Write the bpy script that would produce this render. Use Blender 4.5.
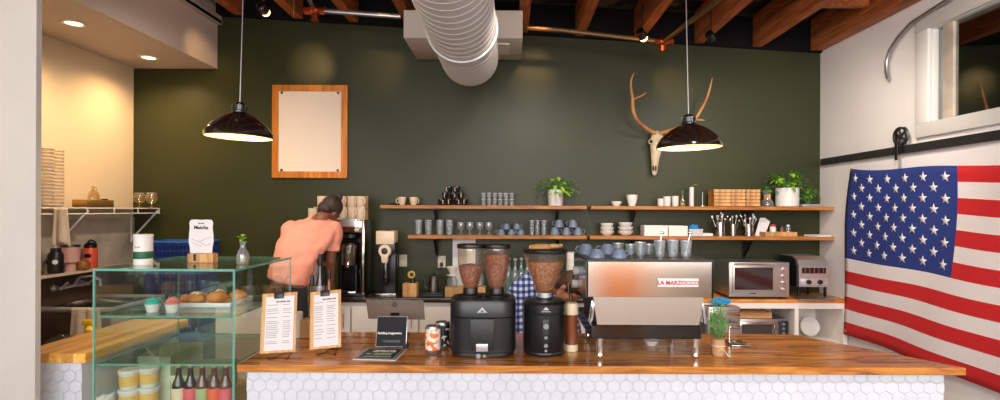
import bpy, bmesh, math, random
from mathutils import Vector, Matrix, noise
random.seed(7)
S = bpy.context.scene
COL = S.collection
for o in list(bpy.data.objects): bpy.data.objects.remove(o)
R = math.radians
F = 540.0; CAMZ = 1.7
# ---------------------------------------------------------------- camera
cd = bpy.data.cameras.new('camera'); cam = bpy.data.objects.new('camera', cd); COL.objects.link(cam)
cd.sensor_width = 36; cd.lens = F/1000*36; cd.shift_x = -0.010; cd.shift_y = 0.010; cd.clip_start = .02
cam.matrix_world = Matrix.Translation((0, 0, CAMZ)) @ Matrix.Rotation(R(90), 4, 'X') @ Matrix.Rotation(R(0.25), 4, 'Z')
S.camera = cam
# ---------------------------------------------------------------- colour management
S.view_settings.view_transform = 'Standard'; S.view_settings.look = 'None'
S.view_settings.gamma = 1; S.view_settings.use_curve_mapping = False
S.view_settings.exposure = 0.0
# ---------------------------------------------------------------- world + daylight from the open shop front
w = bpy.data.worlds.new('world'); S.world = w; w.use_nodes = True
bg = w.node_tree.nodes['Background']; bg.inputs[0].default_value = (.82, .9, 1, 1); bg.inputs[1].default_value = 2.0
def area(name, loc, rot, sx, sy, power, col):
    l = bpy.data.lights.new(name, 'AREA'); l.shape = 'RECTANGLE'; l.size = sx; l.size_y = sy; l.energy = power; l.color = col
    o = bpy.data.objects.new(name, l); COL.objects.link(o); o.location = loc; o.rotation_euler = rot; return o
area('daylight_shop_front', (-.2, -1.9, 2.2), (R(90), 0, 0), 6.6, 2.2, 222, (1, .95, .93))
def spot(name, loc, target, power, ang, col, blend=.8, size=.03, parent=None):
    l = bpy.data.lights.new(name, 'SPOT'); l.energy = power; l.spot_size = R(ang); l.spot_blend = blend; l.color = col; l.shadow_soft_size = size
    o = bpy.data.objects.new(name, l); COL.objects.link(o); o.location = loc
    o.rotation_euler = (Vector(target)-Vector(loc)).to_track_quat('-Z', 'Y').to_euler()
    if parent: o.parent = parent
    return o
def point(name, loc, power, col, size=.04, parent=None):
    l = bpy.data.lights.new(name, 'POINT'); l.energy = power; l.color = col; l.shadow_soft_size = size
    o = bpy.data.objects.new(name, l); COL.objects.link(o); o.location = loc
    if parent: o.parent = parent
    return o
# ---------------------------------------------------------------- materials
def lin(c):
    f = lambda v: (v/255/12.92) if v/255 <= .04045 else ((v/255+.055)/1.055)**2.4
    return (f(c[0]), f(c[1]), f(c[2]), 1)
MATS = {}
def mat(name, c, rough=.5, metal=0, c2=None, scale=8, stretch=(1,1,1), bump=0, bscale=None, coat=0, emit=None, es=0, alpha=1, spec=.5, trans=0, detail=3, contrast=(.35,.65)):
    m = bpy.data.materials.new(name); m.use_nodes = True; nt = m.node_tree; N = nt.nodes; L = nt.links
    b = N['Principled BSDF']; b.inputs['Base Color'].default_value = lin(c); b.inputs['Roughness'].default_value = rough
    b.inputs['Metallic'].default_value = metal; b.inputs['Coat Weight'].default_value = coat; b.inputs['Coat Roughness'].default_value = .1
    b.inputs['Specular IOR Level'].default_value = spec; b.inputs['Alpha'].default_value = alpha
    b.inputs['Transmission Weight'].default_value = trans
    if emit: b.inputs['Emission Color'].default_value = lin(emit); b.inputs['Emission Strength'].default_value = es
    if c2 or bump:
        tc = N.new('ShaderNodeTexCoord'); mp = N.new('ShaderNodeMapping'); mp.inputs['Scale'].default_value = stretch
        L.new(tc.outputs['Object'], mp.inputs['Vector'])
    if c2:
        no = N.new('ShaderNodeTexNoise'); no.inputs['Scale'].default_value = scale; no.inputs['Detail'].default_value = detail
        L.new(mp.outputs[0], no.inputs['Vector'])
        cr = N.new('ShaderNodeValToRGB'); cr.color_ramp.elements[0].position = contrast[0]; cr.color_ramp.elements[1].position = contrast[1]
        cr.color_ramp.elements[0].color = lin(c); cr.color_ramp.elements[1].color = lin(c2)
        L.new(no.outputs[0], cr.inputs[0]); L.new(cr.outputs[0], b.inputs['Base Color'])
    if bump:
        n2 = N.new('ShaderNodeTexNoise'); n2.inputs['Scale'].default_value = bscale or scale; n2.inputs['Detail'].default_value = 4
        L.new(mp.outputs[0], n2.inputs['Vector'])
        bm_ = N.new('ShaderNodeBump'); bm_.inputs['Strength'].default_value = bump; bm_.inputs['Distance'].default_value = .01
        L.new(n2.outputs[0], bm_.inputs['Height']); L.new(bm_.outputs[0], b.inputs['Normal'])
    MATS[name] = m; return m
def glass(name, tint, base=.07, rough=.02, milk=0):
    m = bpy.data.materials.new(name); m.use_nodes = True; nt = m.node_tree; N = nt.nodes; L = nt.links
    for n in list(N):
        if n.type != 'OUTPUT_MATERIAL': N.remove(n)
    out = [n for n in N if n.type == 'OUTPUT_MATERIAL'][0]
    t = N.new('ShaderNodeBsdfTransparent'); t.inputs[0].default_value = lin(tint)
    g = N.new('ShaderNodeBsdfGlossy'); g.inputs['Roughness'].default_value = rough; g.inputs[0].default_value = (.95, 1, .98, 1)
    fr = N.new('ShaderNodeFresnel'); fr.inputs[0].default_value = 1.45
    ge = N.new('ShaderNodeNewGeometry'); mi = N.new('ShaderNodeMapRange'); mi.inputs[3].default_value = 1.45; mi.inputs[4].default_value = 1/1.45
    L.new(ge.outputs['Backfacing'], mi.inputs[0]); L.new(mi.outputs[0], fr.inputs[0])   # thin pane: the same reflectance from both sides
    ad = N.new('ShaderNodeMath'); ad.operation = 'ADD'; ad.inputs[1].default_value = base; ad.use_clamp = True
    mx = N.new('ShaderNodeMixShader'); L.new(fr.outputs[0], ad.inputs[0]); L.new(ad.outputs[0], mx.inputs[0])
    L.new(t.outputs[0], mx.inputs[1]); L.new(g.outputs[0], mx.inputs[2])
    if milk:
        df = N.new('ShaderNodeBsdfDiffuse'); df.inputs[0].default_value = lin(tint); m2 = N.new('ShaderNodeMixShader'); m2.inputs[0].default_value = milk
        L.new(mx.outputs[0], m2.inputs[1]); L.new(df.outputs[0], m2.inputs[2]); mx = m2
    L.new(mx.outputs[0], out.inputs[0])
    MATS[name] = m; return m
def wood(name, c1, c2, c3, plank=.09, axis='X', rough=.35, coat=0, scale=1.0, var=.35):
    """boards running along one axis, grain along the boards"""
    m = bpy.data.materials.new(name); m.use_nodes = True; nt = m.node_tree; N = nt.nodes; L = nt.links
    b = N['Principled BSDF']; b.inputs['Roughness'].default_value = rough; b.inputs['Coat Weight'].default_value = coat; b.inputs['Coat Roughness'].default_value = .12
    tc = N.new('ShaderNodeTexCoord'); sx = N.new('ShaderNodeSeparateXYZ'); L.new(tc.outputs['Object'], sx.inputs[0])
    al = {'X': 0, 'Y': 1, 'Z': 2}[axis]; ac = 1 if al == 0 else 0
    d = N.new('ShaderNodeMath'); d.operation = 'DIVIDE'; d.inputs[1].default_value = plank; L.new(sx.outputs[ac], d.inputs[0])
    fl = N.new('ShaderNodeMath'); fl.operation = 'FLOOR'; L.new(d.outputs[0], fl.inputs[0])
    wn = N.new('ShaderNodeTexWhiteNoise'); wn.noise_dimensions = '1D'; L.new(fl.outputs[0], wn.inputs['W'])
    mp = N.new('ShaderNodeMapping'); st = [9*scale, 9*scale, 9*scale]; st[al] = .9*scale; mp.inputs['Scale'].default_value = st
    L.new(tc.outputs['Object'], mp.inputs['Vector'])
    of = N.new('ShaderNodeCombineXYZ'); mu = N.new('ShaderNodeMath'); mu.operation = 'MULTIPLY'; mu.inputs[1].default_value = 37
    L.new(wn.outputs[0], mu.inputs[0]); L.new(mu.outputs[0], of.inputs[al]); L.new(of.outputs[0], mp.inputs['Location'])
    no = N.new('ShaderNodeTexNoise'); no.inputs['Scale'].default_value = 2.2; no.inputs['Detail'].default_value = 6; no.inputs['Distortion'].default_value = 1.6
    L.new(mp.outputs[0], no.inputs['Vector'])
    cr = N.new('ShaderNodeValToRGB'); e = cr.color_ramp.elements; e[0].position = .32; e[0].color = lin(c1); e[1].position = .7; e[1].color = lin(c3)
    k = cr.color_ramp.elements.new(.5); k.color = lin(c2); L.new(no.outputs[0], cr.inputs[0])
    hs = N.new('ShaderNodeHueSaturation'); mr = N.new('ShaderNodeMapRange'); mr.inputs[3].default_value = 1-var; mr.inputs[4].default_value = 1+var*.6
    L.new(wn.outputs[0], mr.inputs[0]); L.new(mr.outputs[0], hs.inputs['Value']); L.new(cr.outputs[0], hs.inputs['Color'])
    L.new(hs.outputs[0], b.inputs['Base Color'])
    bp = N.new('ShaderNodeBump'); bp.inputs['Strength'].default_value = .12; bp.inputs['Distance'].default_value = .005
    L.new(no.outputs[0], bp.inputs['Height']); L.new(bp.outputs[0], b.inputs['Normal'])
    MATS[name] = m; return m

M = dict(
 green=mat('dark_green_paint', (54,56,24), .42, c2=(46,52,28), scale=1.2, bump=.15, bscale=60, spec=.35),
 white_wall=mat('white_wall_paint', (236,231,228), .6, c2=(230,225,222), scale=2, bump=.06, bscale=50),
 warm_wall=mat('cream_wall_paint', (232,212,176), .55, bump=.05, bscale=50),
 pillar=mat('pale_plaster', (205,198,190), .7, c2=(198,192,184), scale=3),
 soffit=mat('soffit_paint', (205,190,180), .6, c2=(200,186,176), scale=2),
 greyfront=mat('shop_front_plaster', (206,196,188), .7), brownwall=mat('dark_brown_board', (84,62,42), .5, c2=(64,48,36), scale=5),
 greywall=mat('grey_splash_panel', (214,198,176), .45, c2=(152,142,130), scale=3),
 floor=mat('concrete_floor', (160,154,148), .45, c2=(136,130,126), scale=3, bump=.1),
 beam=wood('rafter_wood', (128,62,26), (176,92,42), (204,122,62), plank=9, axis='Y', rough=.6, scale=.8),
 deck=mat('ceiling_deck', (34,28,24), .8, c2=(120,104,84), scale=2.2, contrast=(.52,.62)),
 ledger=mat('black_ledger', (9,9,9), .8, spec=.2),
 counter=wood('varnished_counter_wood', (130,72,22), (190,116,42), (216,150,68), plank=.075, axis='X', rough=.25, coat=.4, var=.16),
 ledge=wood('sun_lightened_honey_wood', (200,126,50), (232,172,82), (246,204,120), plank=.06, axis='Y', rough=.35, coat=.2),  # honey wood with the brightness of sun on the ledge put into its colour
 shelf=wood('shelf_pine', (176,100,36), (214,136,58), (228,156,78), plank=.12, axis='X', rough=.5),
 oak=wood('light_oak', (190,130,70), (214,160,98), (228,180,122), plank=.5, axis='Z', rough=.5),
 orangeframe=wood('orange_frame_wood', (196,104,20), (222,132,32), (232,150,48), plank=.5, axis='Z', rough=.45),
 tile=mat('white_hex_tile', (216,219,226), .22, c2=(208,211,219), scale=4),
 grout=mat('pale_grout', (206,208,214), .8),
 black=mat('satin_black', (20,20,21), .35),
 blackgloss=mat('gloss_black', (14,14,15), .12, coat=.6),
 blackplastic=mat('black_plastic', (30,30,32), .45),
 grinder=mat('grinder_black_enamel', (24,25,28), .3, bump=.05, bscale=300),
 ovensteel=mat('satin_steel', (196,188,180), .4, .85), steel=mat('brushed_steel', (184,172,160), .13, 1, bump=.015, bscale=60, stretch=(1,1,30)),
 steeldull=mat('dull_shaded_steel', (158,146,134), .42, 1, bump=.02, bscale=60, stretch=(1,1,30)),  # rougher and darkened, the shade of the tilted lower panel put into the colour
 chrome=mat('chrome', (225,225,225), .1, 1),
 darksteel=mat('dark_steel', (90,86,84), .35, 1),
 copper=mat('old_copper', (180,90,55), .3, 1),
 white=mat('white_ceramic', (226,222,216), .3),
 whitemetal=mat('white_powder_metal', (225,222,216), .4),
 duct=mat('white_duct_paint', (206,202,200), .45),
 boxwhite=mat('white_duct_box_paint', (196,188,176), .55),
 board=mat('board_white', (240,220,198), .6), cream=mat('cream_enamel', (222,200,170), .35),
 paper=mat('white_paper', (228,222,222), .7),
 cardboard=mat('cardboard', (196,146,98), .8),
 glass=glass('clear_glass', (244,250,248), .03),
 caseglass=glass('case_glass', (250,255,253), .03, .01),
 glasstint=glass('smoked_hopper_plastic', (232,222,210), .05, .05, .05),
 frost=glass('frosted_plastic', (236,222,196), .05, .1, .45),
 drink=glass('drinking_glass', (232,236,238), .08, .06, .13),
 amberglass=glass('pale_amber_glass', (236,216,170), .08, .08, .12),
 winpane=glass('window_pane', (120,122,118), .25),
 edge=mat('green_glass_edge', (130,200,180), .15, alpha=.5),
 bluegrey=mat('blue_grey_stoneware', (112,126,146), .35),
 smoke=mat('black_cup_glaze', (26,22,20), .2),
 bean=mat('roast_beans', (206,118,66), .4, c2=(104,50,26), scale=120, bump=1, bscale=120, detail=1),
 bean2=mat('light_roast_beans', (226,160,100), .45, c2=(150,92,52), scale=110, bump=1, bscale=110, detail=1),
 leaf=mat('bright_leaf', (160,208,50), .45, c2=(104,166,38), scale=20),
 leafdark=mat('deep_leaf', (96,150,54), .45, c2=(66,116,42), scale=20),
 needle=mat('needle_green', (150,196,126), .6, c2=(112,164,92), scale=30),
 soil=mat('soil', (50,36,26), .9),
 skin=mat('brown_skin', (128,76,50), .5, c2=(116,68,44), scale=12),
 skin2=mat('tan_skin', (176,120,92), .5),
 hair=mat('black_brown_hair', (62,44,36), .6, c2=(40,28,24), scale=40, bump=.6, bscale=70, stretch=(1,1,.3)),
 hair2=mat('brown_hair', (84,54,36), .6, c2=(48,30,20), scale=30, bump=.7, bscale=60),
 coral=mat('coral_cotton', (238,158,134), .85, c2=(232,148,124), scale=5, bump=.12, bscale=30),
 trousers=mat('black_trousers', (24,25,30), .8),
 shoe=mat('black_shoe', (22,20,20), .5),
 red=mat('flag_red', (196,28,32), .8), blue=mat('flag_blue', (34,52,122), .8), flagwhite=mat('flag_white', (226,218,216), .8),
 bone=mat('bleached_bone', (214,196,166), .6, c2=(190,166,132), scale=9, bump=.3, bscale=20),
 antler=mat('antler_tan', (206,150,92), .6, c2=(170,108,60), scale=7, bump=.3, bscale=30),
 bulb=mat('glowing_bulb', (255,220,160), .5, emit=(255,190,110), es=14),
 diffuser=mat('glowing_diffuser', (255,240,210), .5, emit=(255,226,170), es=5),
 shadeinner=mat('cream_enamel_reflector', (240,222,190), .5),
 shadeouter=mat('black_enamel_shade', (30,20,16), .14, coat=.5),
 towel=mat('cream_towel', (214,196,170), .9, c2=(202,184,158), scale=6, bump=.3, bscale=80),
 bluecloth=mat('bright_blue_cloth', (24,140,205), .8), bag=mat('black_bin_bag', (26,24,24), .25, bump=1, bscale=14),
 yellow=mat('yellow_plastic', (240,200,20), .4), teal=mat('teal_icing', (60,190,180), .5), pink=mat('pink_icing', (232,130,120), .5),
 pinkenamel=mat('pink_enamel', (214,160,150), .35), orangered=mat('orange_red_enamel', (226,84,50), .4), canprint=mat('colourful_can_label', (228,222,206), .45, c2=(226,120,64), scale=34, contrast=(.52,.56), detail=1), darkprint=mat('dark_can_label', (34,32,36), .45, c2=(220,216,210), scale=60, contrast=(.6,.63), detail=0), amber=mat('amber_gourd', (176,118,52), .4, c2=(130,80,34), scale=10),
 bun=mat('golden_bun', (216,150,84), .6, c2=(190,112,54), scale=14, bump=.4, bscale=30), icing=mat('pale_icing', (240,226,190), .5),
 crate=mat('blue_crate_plastic', (26,52,120), .4), crateRim=mat('pale_blue_rim', (60,110,180), .4),
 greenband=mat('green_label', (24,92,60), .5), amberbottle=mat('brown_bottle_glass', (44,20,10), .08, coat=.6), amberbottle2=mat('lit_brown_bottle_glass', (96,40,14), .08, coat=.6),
 gold=mat('gold_foil', (206,160,84), .3, .8), brownjar=mat('brown_syrup', (128,66,36), .25, coat=.4), signgreen=mat('sign_green', (14,62,56), .4),
 screen=mat('dark_screen', (22,20,22), .4, spec=.12), tabletback=mat('bronze_tablet_back', (112,96,84), .5, spec=.2), ink=mat('black_ink', (40,36,36), .7), greyink=mat('grey_ink', (120,112,112), .7),
 silverpaint=mat('silver_paint', (196,196,200), .3, .6), labelred=mat('label_red', (206,30,36), .5), labelcream=mat('label_cream', (226,206,170), .6), labelpink=mat('label_pink', (222,90,100), .6),
 labelorange=mat('label_orange', (232,96,50), .6), labelgreen=mat('label_green', (170,180,130), .6), tintedwhite=mat('green_tinted_white_box', (206,214,186), .7), plastictub=mat('clear_tub_plastic', (216,212,200), .3),
 tubyellow=mat('tub_label_yellow', (226,184,100), .6), track=mat('dark_track_steel', (66,64,64), .45, .6), ovenwin=mat('oven_window', (40,28,26), .06, coat=1), darkroom=mat('dark_room', (70,62,50), .8),
 burlap=mat('burlap', (190,150,112), .9, bump=.6, bscale=120), outlet=mat('outlet_cream', (214,202,180), .5), whitecab=mat('white_cabinet', (232,224,216), .5), darkcounter=mat('dark_worktop', (52,40,32), .25, c2=(40,30,25), scale=5, coat=.3),
 alu=mat('aluminium', (170,168,168), .35, .9), pipebrass=mat('aged_brass', (120,88,56), .5, .6), putty=mat('grey_knob', (140,140,144), .4, .3), bottleglass=glass('green_bottle_glass', (200,220,218), .10, .05, .2),
)
def plaid():
    m = bpy.data.materials.new('blue_plaid_cotton'); m.use_nodes = True; nt = m.node_tree; N = nt.nodes; L = nt.links
    b = N['Principled BSDF']; b.inputs['Roughness'].default_value = .85
    tc = N.new('ShaderNodeTexCoord'); sx = N.new('ShaderNodeSeparateXYZ'); L.new(tc.outputs['Object'], sx.inputs[0])
    outs = []
    for i, f in ((0, 26.0), (2, 26.0)):
        a = N.new('ShaderNodeMath'); a.operation = 'MULTIPLY'; a.inputs[1].default_value = f; L.new(sx.outputs[i], a.inputs[0])
        fr = N.new('ShaderNodeMath'); fr.operation = 'FRACT'; L.new(a.outputs[0], fr.inputs[0])
        g = N.new('ShaderNodeMath'); g.operation = 'GREATER_THAN'; g.inputs[1].default_value = .5; L.new(fr.outputs[0], g.inputs[0]); outs.append(g)
    s = N.new('ShaderNodeMath'); s.operation = 'ADD'; L.new(outs[0].outputs[0], s.inputs[0]); L.new(outs[1].outputs[0], s.inputs[1])
    h = N.new('ShaderNodeMath'); h.operation = 'MULTIPLY'; h.inputs[1].default_value = .5; L.new(s.outputs[0], h.inputs[0])
    cr = N.new('ShaderNodeValToRGB'); cr.color_ramp.interpolation = 'CONSTANT'; e = cr.color_ramp.elements
    e[0].position = 0; e[0].color = lin((206,212,226)); e[1].position = .8; e[1].color = lin((24,40,92)); k = e.new(.3); k.color = lin((84,110,172))
    L.new(h.outputs[0], cr.inputs[0]); L.new(cr.outputs[0], b.inputs['Base Color']); return m
M['plaid'] = plaid()
def words(name, cx, cz, w, h, m, parent, y=0, flat=False, seed=1):
    """a line of print too small to read in the photograph: a row of word sized dashes"""
    rnd = random.Random(seed); mb = MB(); x = -w/2
    while x < w/2-.002:
        l = min(rnd.uniform(2.0, 4.5)*h, w/2-x); mb.box((cx+x+l/2, cz if flat else y, y if flat else cz), (l, h if flat else .0006, .0006 if flat else h)); x += l+.55*h
    return mb.build(name, m, parent, smooth=0)
# ---------------------------------------------------------------- mesh builder
class MB:
    def __init__(s): s.bm = bmesh.new(); s.slot = 0
    def _tag(s, fs, slot):
        for f in fs: f.material_index = slot if slot is not None else s.slot
    def box(s, c, d, rot=None, bev=0, slot=None, taper=1):
        r = bmesh.ops.create_cube(s.bm, size=1); vs = r['verts']
        for v in vs:
            k = taper if v.co.z > 0 else 1
            v.co = Vector((v.co.x*d[0]*k, v.co.y*d[1]*k, v.co.z*d[2]))
        if rot: bmesh.ops.rotate(s.bm, verts=vs, cent=(0,0,0), matrix=rot)
        bmesh.ops.translate(s.bm, verts=vs, vec=c)
        fs = list({f for v in vs for f in v.link_faces}); s._tag(fs, slot)
        if bev:
            es = list({e for v in vs for e in v.link_edges})
            r = bmesh.ops.bevel(s.bm, geom=es, offset=bev, segments=2, affect='EDGES', profile=.5)
            s._tag(r['faces'], slot)
        return s
    def lathe(s, prof, c=(0,0,0), seg=20, axis='Z', slot=None, sx=1, sy=1, rot=None):
        """profile of (radius, height); revolved about the axis"""
        rings = []
        for (r, h) in prof:
            if r < 1e-5: rings.append([s.bm.verts.new((0, 0, h))])
            else: rings.append([s.bm.verts.new((r*sx*math.cos(2*math.pi*i/seg), r*sy*math.sin(2*math.pi*i/seg), h)) for i in range(seg)])
        fs = []
        for a, b in zip(rings, rings[1:]):
            for i in range(seg):
                j = (i+1) % seg
                q = [a[i % len(a)], a[j % len(a)], b[j % len(b)], b[i % len(b)]]
                u = []
                for v in q:
                    if v not in u: u.append(v)
                if len(u) > 2:
                    try: fs.append(s.bm.faces.new(u))
                    except ValueError: pass
        vs = [v for r in rings for v in r]
        m = {'Z': Matrix(), 'Y': Matrix.Rotation(R(-90), 4, 'X'), 'X': Matrix.Rotation(R(90), 4, 'Y')}[axis]
        if rot: m = rot.to_4x4() @ m
        for v in vs: v.co = m @ v.co + Vector(c)
        s._tag(fs, slot); return s
    def cyl(s, c, r, h, r2=None, seg=20, axis='Z', slot=None, bev=0):
        r2 = r if r2 is None else r2
        if bev: p = [(0,0),(r-bev,0),(r,bev),(r2,h-bev),(r2-bev,h),(0,h)]
        else: p = [(0,0),(r,0),(r2,h),(0,h)]
        return s.lathe(p, c, seg, axis, slot)
    def tube(s, pts, rad, seg=8, slot=None, caps=True, flat=None):
        pts = [Vector(p) for p in pts]; n = len(pts)
        rs = rad if isinstance(rad, (list, tuple)) else [rad]*n
        rings = []; up = None
        for i, p in enumerate(pts):
            t = (pts[min(i+1,n-1)]-pts[max(i-1,0)]).normalized()
            if up is None: up = t.orthogonal().normalized()
            up = (up - t*up.dot(t))
            if up.length < 1e-6: up = t.orthogonal()
            up.normalize(); b = t.cross(up)
            r = rs[i]; ra, rb = (r if isinstance(r, tuple) else (r, r))
            rings.append([s.bm.verts.new(p + up*ra*math.cos(2*math.pi*k/seg) + b*rb*math.sin(2*math.pi*k/seg)) for k in range(seg)])
        fs = []
        for a, b in zip(rings, rings[1:]):
            for k in range(seg): fs.append(s.bm.faces.new((a[k], a[(k+1)%seg], b[(k+1)%seg], b[k])))
        if caps: fs.append(s.bm.faces.new(rings[0][::-1])); fs.append(s.bm.faces.new(rings[-1]))
        s._tag(fs, slot); return s
    def rings(s, rl, slot=None, seg=24, caps=True, power=2.0):
        """loft of ellipses: (centre, half x vector, half y vector)"""
        out = []
        for (c, ax, ay) in rl:
            c = Vector(c); ax = Vector(ax); ay = Vector(ay); ring = []
            for k in range(seg):
                t = 2*math.pi*k/seg; ct, st = math.cos(t), math.sin(t)
                if power != 2: ct = math.copysign(abs(ct)**(2/power), ct); st = math.copysign(abs(st)**(2/power), st)
                ring.append(s.bm.verts.new(c + ax*ct + ay*st))
            out.append(ring)
        fs = []
        for a, b in zip(out, out[1:]):
            for k in range(seg): fs.append(s.bm.faces.new((a[k], a[(k+1)%seg], b[(k+1)%seg], b[k])))
        if caps: fs.append(s.bm.faces.new(out[0][::-1])); fs.append(s.bm.faces.new(out[-1]))
        s._tag(fs, slot); return s
    def ball(s, c, r, seg=12, slot=None, rot=None):
        r = (r, r, r) if not isinstance(r, (tuple, list)) else r
        q = bmesh.ops.create_uvsphere(s.bm, u_segments=seg, v_segments=max(6, seg*2//3), radius=1)
        for v in q['verts']:
            v.co = Vector((v.co.x*r[0], v.co.y*r[1], v.co.z*r[2]))
            if rot: v.co = rot @ v.co
            v.co += Vector(c)
        s._tag(list({f for v in q['verts'] for f in v.link_faces}), slot); return s
    def poly(s, pts, vec, slot=None):
        """extruded polygon"""
        vec = Vector(vec); a = [s.bm.verts.new(p) for p in pts]; b = [s.bm.verts.new(Vector(p)+vec) for p in pts]
        fs = [s.bm.faces.new(a), s.bm.faces.new(b[::-1])]
        for i in range(len(a)): fs.append(s.bm.faces.new((a[i], b[i], b[(i+1)%len(a)], a[(i+1)%len(a)])))
        s._tag(fs, slot); return s
    def quad(s, a, b, c, d, slot=None):
        s._tag([s.bm.faces.new([s.bm.verts.new(p) for p in (a,b,c,d)])], slot); return s
    def mesh(s, name, mats, smooth=35):
        bmesh.ops.recalc_face_normals(s.bm, faces=s.bm.faces)
        me = bpy.data.meshes.new(name); s.bm.to_mesh(me); s.bm.free()
        for m in (mats if isinstance(mats, (list, tuple)) else [mats]): me.materials.append(M[m] if isinstance(m, str) else m)
        if smooth:
            me.polygons.foreach_set('use_smooth', [True]*len(me.polygons)); me.set_sharp_from_angle(angle=R(smooth))
        me.update(); return me
    def build(s, name, mats, parent=None, loc=(0,0,0), rot=(0,0,0), smooth=35):
        o = bpy.data.objects.new(name, s.mesh(name, mats, smooth)); COL.objects.link(o); o.location = loc; o.rotation_euler = rot
        if parent: o.parent = parent
        return o
def thing(name, label, cat, loc=(0,0,0), rotz=0, group=None, rot=None):
    o = bpy.data.objects.new(name, None); COL.objects.link(o); o.empty_display_size = .05
    o.location = loc; o.rotation_euler = rot or (0,0,rotz); o['label'] = label; o['category'] = cat
    if group: o['group'] = group
    return o
def tag(o, label, cat, group=None, kind=None):
    o['label'] = label; o['category'] = cat
    if group: o['group'] = group
    if kind: o['kind'] = kind
    return o
def struct(o): o['kind'] = 'structure'; return o
def dup(root, loc, rotz=None, label=None, group=None):
    def cp(o, par):
        c = o.copy(); COL.objects.link(c); c.parent = par
        for ch in [x for x in COL.objects if x.parent == o]: cp(ch, c)
        return c
    r = cp(root, None); r.location = loc
    if rotz is not None: r.rotation_euler = (0, 0, rotz)
    if label: r['label'] = label
    if group: r['group'] = group
    return r
def at(px, py, Y): return Vector(((px-510)*Y/F, Y, CAMZ-(py-210)*Y/F))
def X(px, Y): return (px-510)*Y/F
def Z(py, Y): return CAMZ-(py-210)*Y/F
def text(name, body, size, loc, rot, m, parent=None, depth=.0006, align='CENTER', bold=0, sx=1):
    cu = bpy.data.curves.new('lettering', 'FONT'); cu.body = body; cu.size = size; cu.extrude = depth; cu.align_x = align; cu.align_y = 'CENTER'; cu.offset = bold
    cu.resolution_u = 2
    t = bpy.data.objects.new('lettering_source', cu); COL.objects.link(t); bpy.context.view_layer.update()
    me = bpy.data.meshes.new_from_object(t.evaluated_get(bpy.context.evaluated_depsgraph_get()))
    bpy.data.objects.remove(t); bpy.data.curves.remove(cu); me.materials.clear(); me.materials.append(M[m])
    o = bpy.data.objects.new(name, me); COL.objects.link(o); o.location = loc; o.rotation_euler = rot; o.scale = (sx, 1, 1)
    if parent: o.parent = parent
    return o
FR = (R(90), 0, 0)      # lettering standing upright and facing the camera side
# ================================================================ THE SETTING
BY = 5.23; RX = 3.0; LX = -3.65; FY = -2.0
def ceil_z(x): return 3.56-(x+2.81)*(.33/5.81)
struct(MB().box(((LX+RX)/2, (BY+FY)/2, -.05), (RX-LX+.4, BY-FY+.4, .1)).build('floor', 'floor'))
struct(MB().box(((LX+RX)/2, BY+.06, 2.0), (RX-LX+.24, .12, 4.0)).build('wall_back', 'green'))
# right wall with a window opening
WY0, WY1, WZ0, WZ1 = 1.6, 3.9, 2.29, 3.06
mb = MB()
mb.box((RX+.06, (FY+WY0)/2, 1.9), (.12, WY0-FY, 3.8)).box((RX+.06, (BY+WY1)/2, 1.9), (.12, BY-WY1, 3.8))
mb.box((RX+.06, (WY0+WY1)/2, WZ0/2), (.12, WY1-WY0, WZ0)).box((RX+.06, (WY0+WY1)/2, (WZ1+3.8)/2), (.12, WY1-WY0, 3.8-WZ1))
struct(mb.build('wall_right', 'white_wall'))
mb = MB(); mb.box((LX-.06, (FY+BY)/2, 2.65), (.12, BY-FY, 2.3)).build  # upper left wall
struct(mb.build('wall_left', 'warm_wall'))
struct(MB().box((LX-.06, (FY+BY)/2, 1.345), (.12, BY-FY, .31)).build('wall_left_splash_panel', 'greywall'))
struct(MB().box((LX-.06, (FY+BY)/2, .595), (.12, BY-FY, 1.19)).build('wall_left_lower', 'brownwall'))
struct(MB().box((LX+.012, 4.7, 1.17+.22), (.014, 1.05, .44)).build('trim_1', 'greywall'))
struct(MB().box((-3.31, 2.565, 1.9), (2.14, .03, 3.8)).build('wall_front_left', 'pillar'))
struct(MB().box((LX-.06, .2, 1.9), (.1, 4.4, 3.8)).build('wall_left_front', 'pillar'))
# bulkhead soffit
mb = MB(); mb.box(((LX-2.84)/2, (2.58+BY)/2, 3.055+.42), (-2.84-LX, BY-2.58, .84))
mb.build; struct(mb.build('ceiling_bulkhead', 'soffit'))
mb = MB(); mb.box((-2.82, (2.58+BY)/2, 3.52), (.05, BY-2.58, .09), bev=.008).box((-2.81, (2.58+BY)/2, 3.50), (.03, BY-2.58, .03))
struct(mb.build('trim_2', 'soffit'))
# ceiling deck, sloping down to the right
def slab(name, y0, y1, dz, th, m):
    x0, x1 = LX-.1, RX+.12
    pts = [(x0, y0, ceil_z(x0)+dz), (x1, y0, ceil_z(x1)+dz), (x1, y0, ceil_z(x1)+dz+th), (x0, y0, ceil_z(x0)+dz+th)]
    return struct(MB().poly(pts, (0, y1-y0, 0)).build(name, m, smooth=0))
# (one deck panel per rafter bay, further down)
slab('trim_3', BY-.035, BY-.002, .0, .30, 'ledger')
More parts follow.
